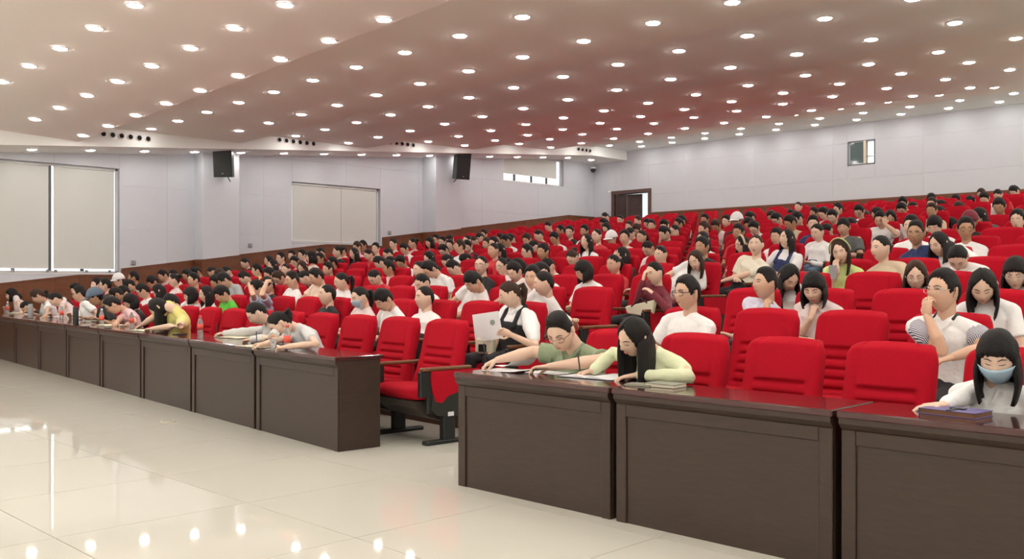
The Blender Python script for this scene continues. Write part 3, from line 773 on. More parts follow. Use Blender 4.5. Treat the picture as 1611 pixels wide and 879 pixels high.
def hand(mb, w, dr, nm, curl=.35, side=1, sc_=1.0, mi=0, grip=0):
    dr = V(dr).normalized(); nm = V(nm); nm = (nm - dr*nm.dot(dr)).normalized(); lat = dr.cross(nm)*side
    w = V(w); tp = tuple(lat)
    mb.loft([w - dr*.01, w + dr*.03*sc_, w + dr*.082*sc_], [(.024*sc_,.017*sc_),(.036*sc_,.016*sc_),(.038*sc_,.012*sc_)], 10, side=tp, mi=mi)
    for k, (o, L) in enumerate(((.029,.066),(.010,.075),(-.010,.070),(-.028,.054))):
        b0 = w + dr*(.080 - .004*abs(k-1.2))*sc_ + lat*o*sc_; a = curl*(.7 + .12*k); pts = [b0]; d = dr
        for q in range(3):
            ang = a*(.6 if q == 0 else 1.0)*(q+1); dd = (dr*math.cos(ang) + nm*math.sin(ang)).normalized()
            pts.append(pts[-1] + dd*L*sc_*(.45,.30,.25)[q])
        mb.loft(pts, [.0088*sc_,.0084*sc_,.0076*sc_,.0062*sc_], 8, side=tp, mi=mi)
    b0 = w + dr*.018*sc_ + lat*.026*sc_
    d1 = (dr*.62 + lat*.62 + nm*.35).normalized(); d2 = (dr*.9 + lat*.1 + nm*.45).normalized()
    mb.loft([b0, b0 + d1*.036*sc_, b0 + d1*.036*sc_ + d2*.028*sc_, b0 + d1*.036*sc_ + d2*.048*sc_], [.0125*sc_,.0108*sc_,.0095*sc_,.0072*sc_], 8, side=tp, mi=mi)
def remesh(mb, name, vox, mats, sm=3, wob=0.0, seed=0):
    me = mb.mesh('tmp', M['skin']); o = bpy.data.objects.new('tmp', me); col.objects.link(o)
    m = o.modifiers.new('r', 'REMESH'); m.mode = 'VOXEL'; m.voxel_size = vox
    s = o.modifiers.new('s', 'SMOOTH'); s.factor = .6; s.iterations = sm
    dg = bpy.context.evaluated_depsgraph_get(); ev = o.evaluated_get(dg)
    r = bpy.data.meshes.new_from_object(ev); bpy.data.objects.remove(o); bpy.data.meshes.remove(me)
    r.name = name
    n = len(r.vertices)
    if wob:
        co = np.empty(n*3); r.vertices.foreach_get('co', co); co = co.reshape(-1,3); no = np.array([v.normal[:] for v in r.vertices])
        f = np.sin(co[:,0]*31+seed + 2.2*np.sin(co[:,2]*17+seed)) * np.sin(co[:,2]*23 + 1.5*np.sin(co[:,1]*19+co[:,0]*13)) + .6*np.sin(co[:,1]*47+co[:,0]*29+co[:,2]*21)
        co += no*(wob*f)[:,None]; r.vertices.foreach_set('co', co.ravel()); r.update()
    return r
def to_mb(r, mb, mi=0):
    o = len(mb.v); mb.v += [tuple(v.co) for v in r.vertices]; mb.f += [tuple(i+o for i in p.vertices) for p in r.polygons]; mb.m += [mi]*len(r.polygons)
def ik(s, w, pole, l1=.285, l2=.25):
    s, w = V(s), V(w); d = w - s; L = d.length
    if L > (l1+l2)*.995: return s + d*.53
    a = math.acos(max(-1, min(1, (l1*l1 + L*L - l2*l2)/(2*l1*L)))); t = d/L
    p = V(pole); p = (p - t*p.dot(t)).normalized()
    return s + t*l1*math.cos(a) + p*l1*math.sin(a)
def person(S, vox=.012, n=24, det=False):
    """builds the meshes of one seated figure in the frame of its chair (front = -y)"""
    hip = V(S.get('hip', (0,-.23,.53))); nk = V(S['neck']); hc = V(S['head']); g = S.get('g', 'm')
    yw, pt, rl = [math.radians(a) for a in S['rot']]
    Mx = Matrix.Translation(hc) @ Matrix.Rotation(yw, 4, 'Z') @ Matrix.Rotation(pt, 4, 'X') @ Matrix.Rotation(rl, 4, 'Y')
    if S.get('hs'): Mx = Mx @ Matrix.Scale(S['hs'], 4)
    bw = S.get('bw', 1.0)*(1.0 if g == 'm' else .92); up = (nk-hip).normalized()
    ty = math.radians(S.get('twist', 0)); sx = V((math.cos(ty), math.sin(ty), S.get('tilt', 0))); sx = (sx - up*sx.dot(up)).normalized()
    fw = up.cross(sx)*-1
    sw = .172*bw; sh = {s: nk - up*.062 + sx*(s*sw) for s in (-1, 1)}
    wr = {-1: V(S['wr']), 1: V(S['wl'])}; el = {}
    for s, kk in ((-1,'er'), (1,'el')):
        el[s] = V(S[kk]) if kk in S else ik(sh[s], wr[s], V((s*.75, .35, -.8)))
    kz = S.get('knee', .50); kn = {s: V((s*.13, -.60, kz)) for s in (-1,1)}; an = {s: V((s*.13, -.60, .10)) for s in (-1,1)}
    def torso(mb, i):
        L = (nk-hip); P = lambda t: hip + L*t + fw*(-.02*math.sin(t*3.1))
        b_ = S.get('belly', 0)
        mb.loft([P(0), P(.25), P(.5), P(.72), P(.88), P(.97)], [(.150*bw+i,.115+i+b_),(.140*bw+i,.110+i+b_),(.145*bw+i,.108+i+b_*.6),(.160*bw+i,.112+i+(.012 if g=='f' else 0)),(.140*bw+i,.085+i),(.075+i*.4,.058+i*.4)], 16, side=tuple(sx))
        mb.loft([sh[-1], nk - up*.028 - sx*.05, nk-up*.012, nk - up*.028 + sx*.05, sh[1]], [.044+i,.048+i,.050+i*.6,.048+i,.044+i], 12)
    body = MB(); torso(body, -.006)
    neck_top = hc + (nk-hc)*.30 + (Mx.to_3x3() @ V((0,.02,0)))
    body.loft([nk - up*.03, nk + (neck_top-nk)*.4, neck_top, hc], [.056*bw,.050*bw,.050*bw,.045], 12, rnd=False)
    for s in (-1,1):
        body.loft([sh[s], sh[s]+(el[s]-sh[s])*.5, el[s], el[s]+(wr[s]-el[s])*.35, wr[s]], [.050*bw,.043*bw,.036*bw,.037*bw,.024], 12)
        body.loft([hip + V((s*.08,0,0)), kn[s], an[s]], [.080,.055,.036], 12)
        body.loft([an[s]-V((0,0,.03)), an[s]+V((0,-.13,-.05))], [.032,.026], 8)
    bm_ = remesh(body, 'b', vox, None, 2); out = MB(); to_mb(bm_, out); bpy.data.meshes.remove(bm_)
    headmesh(out, Mx, n if not det else 40, S.get('eyes', True))
    for s, kd, kn_, kc in ((-1,'dr','nr','cr'), (1,'dl','nl','cl')):
        dr = V(S[kd]) if kd in S else (wr[s]-el[s]); nm = V(S.get(kn_, (0,0,-1)))
        hand(out, wr[s], dr, nm, S.get(kc, .4), side=-s if True else s)
    res = {'person': out.mesh('person', [M['skin'], M['eyeb'], M['lip']], True), 'M': Mx, 'sh': sh, 'el': el, 'wr': wr, 'up': up, 'fw': fw, 'nk': nk, 'sx': sx}
    sv = .0 if vox < .011 else .004
    sb = MB(); torso(sb, .012)
    lg = S.get('sleeve', 'short')
    for s in (-1,1):
        if lg == 'long': sb.loft([sh[s], sh[s]+(el[s]-sh[s])*.5, el[s], el[s]+(wr[s]-el[s])*.5, el[s]+(wr[s]-el[s])*.93], [.060*bw,.054*bw,.049,.043,.036], 12)
        elif lg == 'short': sb.loft([sh[s], sh[s]+(el[s]-sh[s])*.38, sh[s]+(el[s]-sh[s])*.68], [.060*bw,.060*bw,.061*bw], 12, rnd=False)
        elif lg == 'puff': sb.loft([sh[s], sh[s]+(el[s]-sh[s])*.35, sh[s]+(el[s]-sh[s])*.75], [.070,.082,.058], 12)
    if S.get('collar'):
        for s in (-1,1):
            sb.loft([nk + up*.012 - fw*.045, nk + up*.018 + sx*(s*.055) - fw*.01, nk - up*.012 + sx*(s*.045) + fw*.07, nk - up*.06 + sx*(s*.022) + fw*.095], [.012,.014,.014,.008], 8)
    res['shirt'] = remesh(sb, 'shirt', vox, None, 3, .0022 if det else .003, hip.x*9+nk.y*20)
    for p in res['shirt'].polygons: p.use_smooth = True
    tb_ = MB(); tb_.loft([hip+V((0,0,.06)), hip-V((0,0,.03))], [(.158*bw,.122),(.165*bw,.125)], 14, side=(1,0,0))
    for s in (-1,1):
        tb_.loft([hip + V((s*.08,0,-.01)), kn[s], an[s]+V((0,0,.02))], [.096,.072,.058], 12)
    res['trousers'] = remesh(tb_, 'trousers', .016, None, 2)
    for p in res['trousers'].polygons: p.use_smooth = True
    shb = MB()
    for s in (-1,1): shb.loft([an[s]+V((0,.03,-.055)), an[s]+V((0,-.07,-.055)), an[s]+V((0,-.17,-.065))], [(.036,.045),(.042,.042),(.036,.030)], 10, side=(1,0,0))
    res['shoes'] = shb.mesh('shoe_pair', M['blk'], True)
    return res
def vest(P, root, m_):
    vb = MB(); nk, up, fw, sx = (P[x] for x in ('nk','up','fw','sx')); hp_ = nk - up*.40
    vb.loft([hp_-up*.02, hp_+up*.10, nk-up*.17], [(.168,.140),(.160,.134),(.150,.128)], 16, side=tuple(sx))
    for s in (-1,1): vb.loft([nk-up*.18+sx*s*.09+fw*.12, nk-up*.04+sx*s*.085+fw*.07, nk+up*.035+sx*s*.08-fw*.0, nk-up*.16+sx*s*.09-fw*.12], [.022]*4, 8)
    me = remesh(vb, 'vest', .010, None, 2); me.materials.clear(); me.materials.append(m_); link('vest', me, root)
def put(o, m):                      # material on the object, so that copies may share the mesh
    o.material_slots[0].link = 'OBJECT'; o.material_slots[0].material = m

# styles of dress and hair in words
CN = {'white': (.88,.88,.89), 'cream': (.80,.76,.62), 'black': (.015,.015,.017), 'pink': (.76,.50,.54), 'palepink': (.80,.68,.68), 'grey': (.40,.42,.44), 'darkgrey': (.11,.12,.12),
      'blue': (.45,.56,.74), 'navy': (.02,.035,.12), 'green': (.10,.55,.05), 'sage': (.26,.32,.20), 'mint': (.72,.76,.52), 'yellow': (.72,.66,.22), 'lavender': (.66,.66,.80), 'orange': (.78,.36,.16),
      'maroon': (.17,.018,.035), 'beige': (.62,.50,.36), 'red': (.55,.03,.04), 'peach': (.80,.62,.52), 'lime': (.62,.72,.30), 'denim': (.14,.2,.3)}
CW = {'palepink': 'pale pink', 'darkgrey': 'dark grey', 'sage': 'sage green', 'mint': 'pale mint', 'lime': 'lime yellow'}
HW = {'short': 'short black hair', 'buzz': 'cropped black hair', 'shortbangs': 'black fringe', 'bob': 'black bobbed hair', 'long': 'long black hair', 'bangslong': 'long hair with fringe', 'pony': 'black ponytail', 'bun': 'black hair bun', 'tied': 'tied back hair', 'cap': 'cap', 'headband': 'headband', 'female_short': 'chin length hair', 'longb': 'long hair'}
taken = {}
SEAT = {('L', s[1], s[2]) if s[0] == 'L' else ('R', s[1], s[2]): s[3] for s in seats}
def local_of(b_, k, i, world):
    p = SEAT[(b_,k,i)]; a = -rotof(b_, k); d = V(world) - p
    return V((d.x*math.cos(a) - d.y*math.sin(a), d.x*math.sin(a) + d.y*math.cos(a), d.z))
def ray_local(b_, k, i, u, v, ly):   # where the sight line of a pixel crosses the plane y = ly of the seat's frame
    wx, wy = ray(u); O = local_of(b_,k,i,(0,0,CZ)); D = local_of(b_,k,i, V((wx,wy,CZ+(V0-v)/F))) - O
    t = (ly - O.y)/D.y; return O + D*t
def z_local(b_, k, i, u, v, z): return local_of(b_,k,i, at_z(u, v, z))
def best_seat(b_, k, u, v, hy):
    best = None
    for (bb,kk,i) in SEAT:
        if bb == b_ and kk == k and (bb,kk,i) not in taken:
            x = ray_local(b_,k,i,u,v,hy).x
            if best is None or abs(x) < best[0]: best = (abs(x), i)
    return best[1]
nb = 0
def hero(b_, k, head, hy, rot, hair='short', shirt='white', g='m', i=None, hx=0, label='', **kw):
    """a figure of its own: joints given as sight lines into the seat's frame"""
    global nb
    u, v = head
    if i is None: i = best_seat(b_, k, u, v, hy)
    taken[(b_,k,i)] = 1
    S = dict(kw); H = ray_local(b_,k,i,u,v,hy); 
    rr = [math.radians(a) for a in rot]
    sp = max(0, math.sin(rr[1])); off = V((0, .035 + .16*sp, -.160 + .105*sp))*kw.get('hs', 1.04)
    S['neck'] = tuple(ray_local(b_,k,i,*kw['neck'])) if 'neck' in kw else tuple(H + V((-.5*math.sin(rr[0])*.04, off.y, off.z)))
    S.setdefault('hs', 1.04); S['head'] = tuple(H); S['rot'] = rot; S['g'] = g
    hipx = max(-.10, min(.10, S['neck'][0]*.45)); S['hip'] = kw.get('hip', (hipx, -.25 if hy > -.4 else max(-.45, hy*.5 - .06), .53))
    def res_(q):
        if len(q) == 3 and isinstance(q[0], (int, float)) and abs(q[0]) > 5: return tuple(z_local(b_,k,i,*q))      # (u, v, z) on a horizontal plane
        if len(q) == 4: return tuple(ray_local(b_,k,i,q[0],q[1],q[2]))                                            # (u, v, local y, 'y')
        return q
    S['wr'] = res_(kw.get('wr', (-.10,-.46,.63))); S['wl'] = res_(kw.get('wl', (.08,-.47,.63)))
    for e in ('er','el'):
        if e in kw: S[e] = res_(kw[e])
    near_ = proj(SEAT[(b_,k,i)])[2] < 9.5
    P = person(S, .0085 if near_ else .012, 30, near_)
    rz = rotof(b_, k); root = link('person', P['person'], None, SEAT[(b_,k,i)], rz)
    put(root, M[kw.get('skin', 'skin2' if g == 'f' else 'skin')])
    sm = kw.get('smat') or shirt_mat(CN[shirt]); P['shirt'].materials.clear(); P['shirt'].materials.append(sm); link('shirt', P['shirt'], root)
    P['trousers'].materials.clear(); P['trousers'].materials.append(M[kw.get('tr', 'trou')]); link('trousers', P['trousers'], root)
    link('shoe_pair', P['shoes'], root)
    hb = MB(); bk = (V(S['hip'])-V(S['neck'])).normalized() + V((0,.25,0)); hairmesh(hb, P['M'], hair, 44 if near_ else 30, back=bk.normalized(), seed=nb*.7, L=kw.get('L')); 
    hb.obj('hair', M[kw.get('hm', 'hair')], root, True)
    if kw.get('glasses'): 
        glasses(P['M'], kw.get('gr', .002)).obj('glasses', kw.get('gm') or M['blk'], root, True)
    if kw.get('facemask'): facemask(P['M']).obj('face_mask', M['mask'], root, True)
    if hair == 'headband':
        hbm = MB(); pts = []
        for q in range(15):
            a = math.radians(-84 + 168*q/14); d = V((math.sin(a), -.18, math.cos(a))).normalized(); pts.append(P['M'] @ (hp(d.x,d.y,d.z,False) + d*.024))
        hbm.loft(pts, [(.006,.016)]*15, 8, side=tuple(P['M'].to_3x3() @ V((1,0,0.01))) if False else None); hbm.obj('headband', shirt_mat(CN[kw.get('hbc','lime')]), root, True)
    tag(root, label, 'person', 'audience members'); nb += 1
    return root, P, (b_,k,i)
# ------------------------------------------------------------------ the people one can tell apart
W_ = 'white'
L1 = dict(wr=(-.14,-.66,.79), wl=(.10,-.68,.79))
# desk row, short run
g1, G1, s1 = hero('R', 1, (882, 523), -.62, (18, 30, -4), 'buzz', 'sage', i=0, glasses=True, eyes=False, collar=True, belly=.03, bw=1.18, hs=1.06,
     wr=(782, 566, .83), wl=(862, 577, .81), er=(840, 553, .88), el=(950, 566, -.52, 'y'), neck=(906, 547, -.46), dr=(-.55,-.6,-.35), dl=(-.9,-.35,-.1), nl=(0,-.2,-1), cl=.45, cr=.7, skin='skin2',
     label='man in sage green polo shirt and glasses reading papers at the desk', gm=mat('brown_frame', (.12,.04,.03), .4))
g2, G2, s2 = hero('R', 1, (998, 530), -.66, (-16, 28, 16), 'long', 'mint', 'f', i=1, sleeve='long', eyes=False, L=.40, neck=(1030, 555, -.52),
     wr=(933, 583, .80), wl=(1002, 590, .80), er=(965, 556, .90), el=(1090, 592, .81), dr=(-.8,-.5,-.25), dl=(-.8,-.5,-.15), cl=.3, cr=.9, nr=(.3,-.2,-1),
     label='woman with long black hair in pale mint cardigan writing at the desk')
g3, G3, s3 = hero('R', 1, (1570, 562), -.46, (10, 22, 0), 'bangslong', 'white', 'f', i=4, sleeve='long', collar=True, eyes=False, facemask=True, L=.24, neck=(1562, 605, -.36),
     wr=(1484, 637, .79), er=(1530, 618, .82), wl=(.22,-.50,.66), dr=(-.9,-.4,-.1), label='woman in blue face mask and white blouse behind the purple notebook')
# second row, short block
hero('R', 2, (1081, 462), -.20, (-14, 0, 0), 'short', 'white', i=0, glasses=True, gr=.0027, bw=1.05, label='man with black glasses and white tee shirt sitting behind the woman in mint', hs=1.04)
g5, G5, s5 = hero('R', 2, (1484, 459), -.26, (-20, -4, 0), 'short', 'white', i=3, glasses=True, collar=True, gm=M['chrome'], bw=1.08,
     wr=(1459, 497, -.42, 'y'), er=(1482, 552, -.46, 'y'), el=(1545, 548, -.36, 'y'), wl=(1497, 562, -.48, 'y'), dr=(-.1,.15,1), nr=(.3,.8,.1), cr=.7, tr='trou', label='man in glasses covering his mouth, white shirt with patterned sleeves')
hero('R', 3, (1204, 447), -.22, (-25, -6, 0), 'buzz', 'lavender', i=0, collar=True, sleeve='long', wr=(1206, 492, -.37, 'y'), dr=(.0,.1,1), nr=(.3,.9,0), cr=.9, er=(1200, 545, -.44, 'y'), label='man in lavender shirt resting his chin on a fist, looking aside')
hero('R', 3, (1281, 453), -.34, (12, 26, 0), 'bangslong', 'palepink', 'f', i=1, eyes=False, L=.17, collar=True, wr=(1276, 500, -.42, 'y'), dr=(.1,.25,.9), cr=1.0, label='woman with black bob and fringe in pale pink shirt looking down')
hero('R', 3, (1546, 450), -.34, (16, 34, 0), 'long', 'white', 'f', eyes=False, hs=1.05, L=.24, label='woman with centre parted hair and white tee looking down behind the masked woman')
hero('R', 4, (1441, 433), -.30, (18, 20, 0), 'long', 'grey', 'f', eyes=False, glasses=True, gm=M['chrome'], hm='hairb', L=.26, label='woman with long brown hair and thin glasses looking down')
hero('R', 4, (1240, 436), -.46, (60, 42, 0), 'long', 'white', 'f', i=0, eyes=False, L=.3, label='woman in white whose long black hair hides her face')
hero('R', 4, (1598, 430), -.26, (10, 22, 0), 'bangslong', 'white', 'f', eyes=False, glasses=True, gm=M['chrome'], L=.2, label='woman with fringe and thin glasses at the far end of the fourth row')
hero('R', 5, (1323, 396), -.32, (14, 14, -14), 'headband', 'lime', 'f', i=0, hm='hairb', eyes=True, wr=(1318, 428, -.44, 'y'), dr=(-.3,.1,.9), nr=(.3,.9,0), label='woman with lime headband leaning her cheek on her hand')
hero('R', 5, (1507, 405), -.42, (10, 52, 0), 'tied', 'white', 'f', eyes=False, label='woman in white bent far forward with parted dark hair')
hero('R', 5, (1386, 391), -.20, (-22, 2, 0), 'tied', 'beige', 'f', label='woman with tied back hair in a beige top looking to the stage')
hero('R', 6, (1441, 368), -.18, (8, 2, 0), 'buzz', 'navy', glasses=True, collar=True, hs=1.06, skin='skin3', label='older man with glasses and dark navy polo shirt')
hero('R', 6, (1478, 384), -.30, (-20, 18, 0), 'long', 'white', 'f', label='woman with long wavy black hair behind the woman bent forward', L=.22)
# long block by the aisle
g6, G6, s6 = hero('L', 2, (803, 463), -.30, (-34, 22, 0), 'pony', 'white', 'f', i=0, eyes=False, hm='hairb', sleeve='puff', collar=True, L=.2,
     wl=(803, 526, -.60, 'y'), el=(843, 545, -.40, 'y'), wr=(770, 560, -.52, 'y'), dl=(-.8,-.3,.25), nl=(.1,-1,0), cl=.8, label='woman with brown hair and puffed white sleeves holding up a white sheet')
g7, G7, s7 = hero('L', 3, (856, 446), -.52, (-38, 8, 0), 'tied', 'white', 'f', i=1, wl=(905, 506, -.56, 'y'), wr=(.0,-.7,.66), tr='jean', label='woman in white tee leaning far forward to whisper, black hair tied back')
hero('L', 3, (838, 437), -.30, (25, 6, 0), 'short', 'palepink', i=2, label='person in a pale pink top leaning toward the whispering woman')
g8, G8, s8 = hero('L', 4, (1030, 430), -.30, (-8, 10, 0), 'tied', 'maroon', 'f', i=0, sleeve='long', wr=(1012, 440, -.44, 'y'), er=(1002, 478, -.40, 'y'), dr=(.1,.2,1), nr=(.6,.8,0), cr=1.0, wl=(1028, 462, -.46, 'y'), dl=(-.7,-.1,.5),
     label='woman in maroon cardigan with a hand at her mouth')
hero('L', 5, (1096, 410), -.30, (8, 22, -8), 'long', 'white', 'f', i=1, eyes=False, hm='hairb', L=.24, wr=(.07,-.36,.72), wl=(-.07,-.38,.70), label='woman with dark wavy hair and crossed arms in a white tee')
hero('L', 6, (1189, 386), -.20, (20, -4, 0), 'tied', 'cream', 'f', i=0, bw=1.2, hs=1.08, hm='hairb', wr=(.10,-.40,.68), wl=(-.08,-.42,.66), label='woman in a loose cream top with folded arms at the aisle')
g9, G9, s9 = hero('L', 7, (1238, 376), -.20, (-18, -10, 0), 'long', 'white', 'f', i=0, sleeve='puff', L=.34, label='woman in navy vest with very long hair leaning back at the aisle')
hero('L', 8, (1286, 366), -.26, (-4, 14, 0), 'tied', 'white', 'f', i=0, sleeve='long', tr='jean', eyes=False, collar=True, label='woman in white blouse and jeans looking down at the aisle')
hero('L', 9, (1327, 358), -.20, (14, 8, 0), 'shortbangs', 'darkgrey', i=0, bw=1.2, hs=1.08, eyes=False, label='broad man in dark grey tee with eyes lowered at the aisle')
hero('L', 10, (1385, 346), -.30, (10, 22, 0), 'short', 'white', i=0, bw=1.1, wl=(1392, 352, -.42, 'y'), dl=(-.2,.3,1), label='man in white tee covering his face with his hand')
# second row of the long block
hero('L', 2, (668, 469), -.20, (-10, -2, 0), 'tied', 'white', 'f', L=.2, label='woman in white tee with tied hair upright, second row near the aisle', bw=1.1)
hero('L', 2, (604, 472), -.36, (0, 34, 0), 'shortbangs', 'white', eyes=False, label='man in white tee with head bowed, beside the upright woman in white')
hero('L', 2, (567, 468), -.24, (-8, 16, 0), 'pony', 'palepink', 'f', facemask=True, label='woman wearing a pale blue face mask in the second row')
hero('L', 2, (515, 464), -.20, (-18, -4, 0), 'tied', 'black', 'f', sleeve='long', label='woman in black jacket looking toward the stage, beside the masked woman')
hero('L', 3, (745, 444), -.36, (-4, 34, 0), 'shortbangs', 'white', eyes=False, label='man in white tee bowing his head above an empty red chair', bw=1.05)
hero('L', 4, (677, 424), -.46, (-6, 44, 0), 'short', 'white', eyes=False, bw=1.1, label='man in white tee bent far forward in the fourth row')
hero('L', 3, (460, 441), -.20, (-10, 8, 0), 'buzz', 'white', label='man with cropped hair in white tee sitting tall in the third row')
hero('L', 3, (498, 436), -.22, (-12, 22, 0), 'short', 'peach', eyes=False, label='man with thick hair in a peach shirt touching his chest')
hero('L', 3, (538, 443), -.24, (-22, 12, 0), 'pony', 'white', 'f', label='woman with ponytail in white between two empty red chairs')
hero('L', 2, (350, 463), -.28, (-4, 30, 0), 'shortbangs', 'green', eyes=False, label='person in a bright green tee looking down')
hero('L', 3, (353, 441), -.40, (-14, 34, 0), 'shortbangs', 'grey', eyes=False, label='man in light grey tee bowing forward behind the green tee')
hero('L', 2, (405, 456), -.30, (-10, 10, 0), 'short', 'blue', wr=(392, 446, -.34, 'y'), er=(398, 462, -.5, 'y'), wl=(420, 444, -.34, 'y'), el=(412, 462, -.5, 'y'), dr=(.6,.5,.3), dl=(-.6,.5,.3), sleeve='short', label='person in light blue shirt with both hands raised to the head')
hero('L', 2, (325, 463), -.26, (-6, 10, 0), 'long', 'white', 'f', label='woman with long hair in white beside the person in bright green')
hero('L', 2, (301, 465), -.30, (-20, 14, 0), 'bob', 'white', 'f', label='woman with round black bob in the second row')
# desk row, long run
h1, H1, t1 = hero('L', 1, (441, 509), -.80, (-20, 46, 0), 'pony', 'grey', 'f', eyes=False, neck=(468, 516, -.62), smat=shirt_mat((.66,.68,.70)),
     wr=(417, 540, .80), wl=(452, 545, .80), el=(497, 541, .82), dr=(-.8,-.5,-.1), dl=(-.9,-.3,-.1), cr=.7, label='woman with thick ponytail writing at the desk beside the red bottle', hs=1.08)
h2, H2, t2 = hero('L', 1, (405, 493), -.74, (-24, 42, 0), 'tied', 'grey', 'f', eyes=False, neck=(424, 509, -.58), sleeve='long', smat=shirt_mat((.66,.66,.66)),
     wr=(352, 524, .80), el=(430, 530, .84), wl=(395, 534, .80), dr=(-.9,-.3,-.1), cr=.8, label='woman in light grey shirt writing with outstretched arm at the desk')
h3, H3, t3 = hero('L', 1, (250, 484), -.78, (-26, 48, 0), 'long', 'yellow', 'f', eyes=False, neck=(276, 486, -.62), wr=(222, 512, .80), wl=(238, 517, .80), el=(284, 512, .86), er=(240, 500, .90), bw=1.25, sleeve='puff', L=.42, hs=1.1, label='woman in yellow top whose long black hair falls over her face')
hero('L', 1, (270, 478), -.34, (-10, 20, 0), 'short', 'white', neck=(286, 497, -.30), wl=(.05,-.5,.64), label='person in white beside the woman in yellow, mostly hidden')
h4, H4, t4 = hero('L', 1, (178, 480), -.74, (-20, 42, 0), 'short', 'pink', eyes=False, neck=(198, 489, -.56), glasses=True, wr=(182, 508, .80), wl=(205, 508, .80), label='man with glasses and pink shirt bent over the desk')
h5, H5, t5 = hero('L', 1, (150, 468), -.60, (-24, 14, 0), 'short', 'black', wr=(133, 500, .80), neck=(164, 482, -.46), wl=(155, 502, .80), skin='skin3', label='man in a grey blue cap and black tee at the desk')
hero('L', 1, (125, 463), -.50, (-24, 6, 0), 'buzz', 'white', glasses=True, wr=(110, 498, .80), label='man with glasses in white tee beside the black flask')
hero('L', 1, (88, 471), -.66, (-14, 44, 0), 'tied', 'palepink', 'f', eyes=False, neck=(97, 478, -.50), wr=(80, 496, .80), wl=(98, 497, .80), label='woman in pale pink tee bowed over the desk')
hero('L', 1, (60, 466), -.66, (-18, 36, 0), 'shortbangs', 'white', eyes=False, hm='hairb', neck=(72, 475, -.50), wr=(48, 492, .80), wl=(72, 496, .80), label='person with brown hair in white shirt writing at the desk')
hero('L', 1, (19, 464), -.55, (-10, 12, 0), 'bob', 'palepink', 'f', wr=(8, 488, .80), wl=(34, 490, .80), label='woman in pale pink shirt near the end of the long desk')

# cap of the man in black, vest of the woman with the sheet, collars
def cap(P, root, m_, wide=False):
    Mx = P['M']; mb = MB(); n = 28; vs = []; fs = []; J = 9
    for j in range(J+1):
        e = math.radians(4 + 85.9*j/J)
        for i in range(n):
            a = 2*math.pi*i/n; x, y, z = math.cos(e)*math.cos(a), math.cos(e)*math.sin(a), math.sin(e)
            vs.append(Mx @ (hp(x,y,z,False)*1.0 + V((x,y,z))*.030 + V((0,0,.012))))
    for j in range(J):
        for i in range(n): k = (i+1)%n; fs.append((j*n+i, j*n+k, (j+1)*n+k, (j+1)*n+i))
    fs += [tuple(range(n))[::-1], tuple(range(J*n, J*n+n))]; mb.add(vs, fs)
    o = mb.obj('cap', m_, root, True); bm = MB(); N = 12; t_, bt = [], []
    for i in range(N+1):
        a = math.radians(-62 + 124*i/N); x, y = math.sin(a), -math.cos(a)
        for r_, dz in ((.0, 0), (.085*math.cos(a)**.7, -.018)):
            p = V((x*(.100), y*(.122+r_), .028 + dz)); t_.append(Mx @ p); bt.append(Mx @ (p - V((0,0,.007))))
    f = []; m = len(t_)
    for i in range(N): a = 2*i; f += [(a,a+1,a+3,a+2), (m+a,m+a+2,m+a+3,m+a+1), (a+1,m+a+1,m+a+3,a+3)]
    bm.add(t_+bt, f); bm.obj('brim', m_, o)
cap(H5, h5, mat('cap_cloth', (.10,.14,.20), .8, .1, 30))
vest(G6, g6, M['trou'])
vest(G9, g9, shirt_mat(CN['navy']))
# patterned sleeves and black collar band of the man covering his mouth
pm = stripes_mat((.74,.74,.78), (.06,.07,.13), 38)
for s in (-1,1):
    q = MB(); a, e = G5['sh'][s], G5['el'][s]; q.loft([a+(e-a)*.10, a+(e-a)*.38, a+(e-a)*.70], [.066,.071,.071], 14, rnd=False); q.obj('sleeve', pm, g5, True)
q = MB(); nk, up, fw, sx = (G5[x] for x in ('nk','up','fw','sx'))
for s in (-1,1): q.loft([nk+up*.03-fw*.05, nk+up*.028+sx*s*.062, nk+up*.0+sx*s*.056+fw*.055], [.013,.015,.010], 8)
q.obj('collar', M['blk'], g5, True)
for (P, root, m_) in ((G1, g1, shirt_mat((.20,.26,.165))),):
    nk, up, fw, sx = (P[x] for x in ('nk','up','fw','sx')); q = MB()
    for s in (-1,1): q.loft([nk+up*.02-fw*.055, nk+up*.022+sx*s*.070, nk-up*.01+sx*s*.060+fw*.070, nk-up*.075+sx*s*.018+fw*.118], [.012,.015,.016,.007], 8)
    q.obj('collar', m_, root, True)

# ------------------------------------------------------------------ the rest of the audience: figures shared between like poses
POSE = [dict(neck=(0,-.14,.925), head=(0,-.19,1.095), p=6), dict(neck=(0,-.18,.915), head=(0,-.27,1.055), p=30), dict(neck=(0,-.34,.87), head=(0,-.45,.99), p=42),
        dict(neck=(0,-.47,.79), head=(0,-.60,.885), p=54), dict(neck=(0,-.13,.85), head=(0,-.19,1.01), p=8, hip=(0,-.32,.50)), dict(neck=(0,-.14,.97), head=(0,-.19,1.145), p=2)]
PEN = [0, .03, .12, .30, .08, .10]
YAW = [-26, 2, 26]
_pc = {}; _hc = {}
def proto(pi, yi, g, lg):
    k = (pi, yi, g)
    if k not in _pc:
        q = POSE[pi]; S = dict(neck=q['neck'], head=q['head'], rot=(YAW[yi], q['p'], 0), g=g, hip=q.get('hip', (0,-.23,.53)), hs=1.04,
             wr=(-.07,-.45,.64) if pi != 3 else (-.1,-.62,.62), wl=(.06,-.46,.64) if pi != 3 else (.1,-.62,.62), sleeve='short', eyes=(pi in (0,4,5)), cr=.8, cl=.8)
        P = person(S, .019, 22); _pc[k] = P
        for a in ('shirt','trousers'): P[a].materials.clear(); P[a].materials.append(M['trou'])
    return _pc[k]
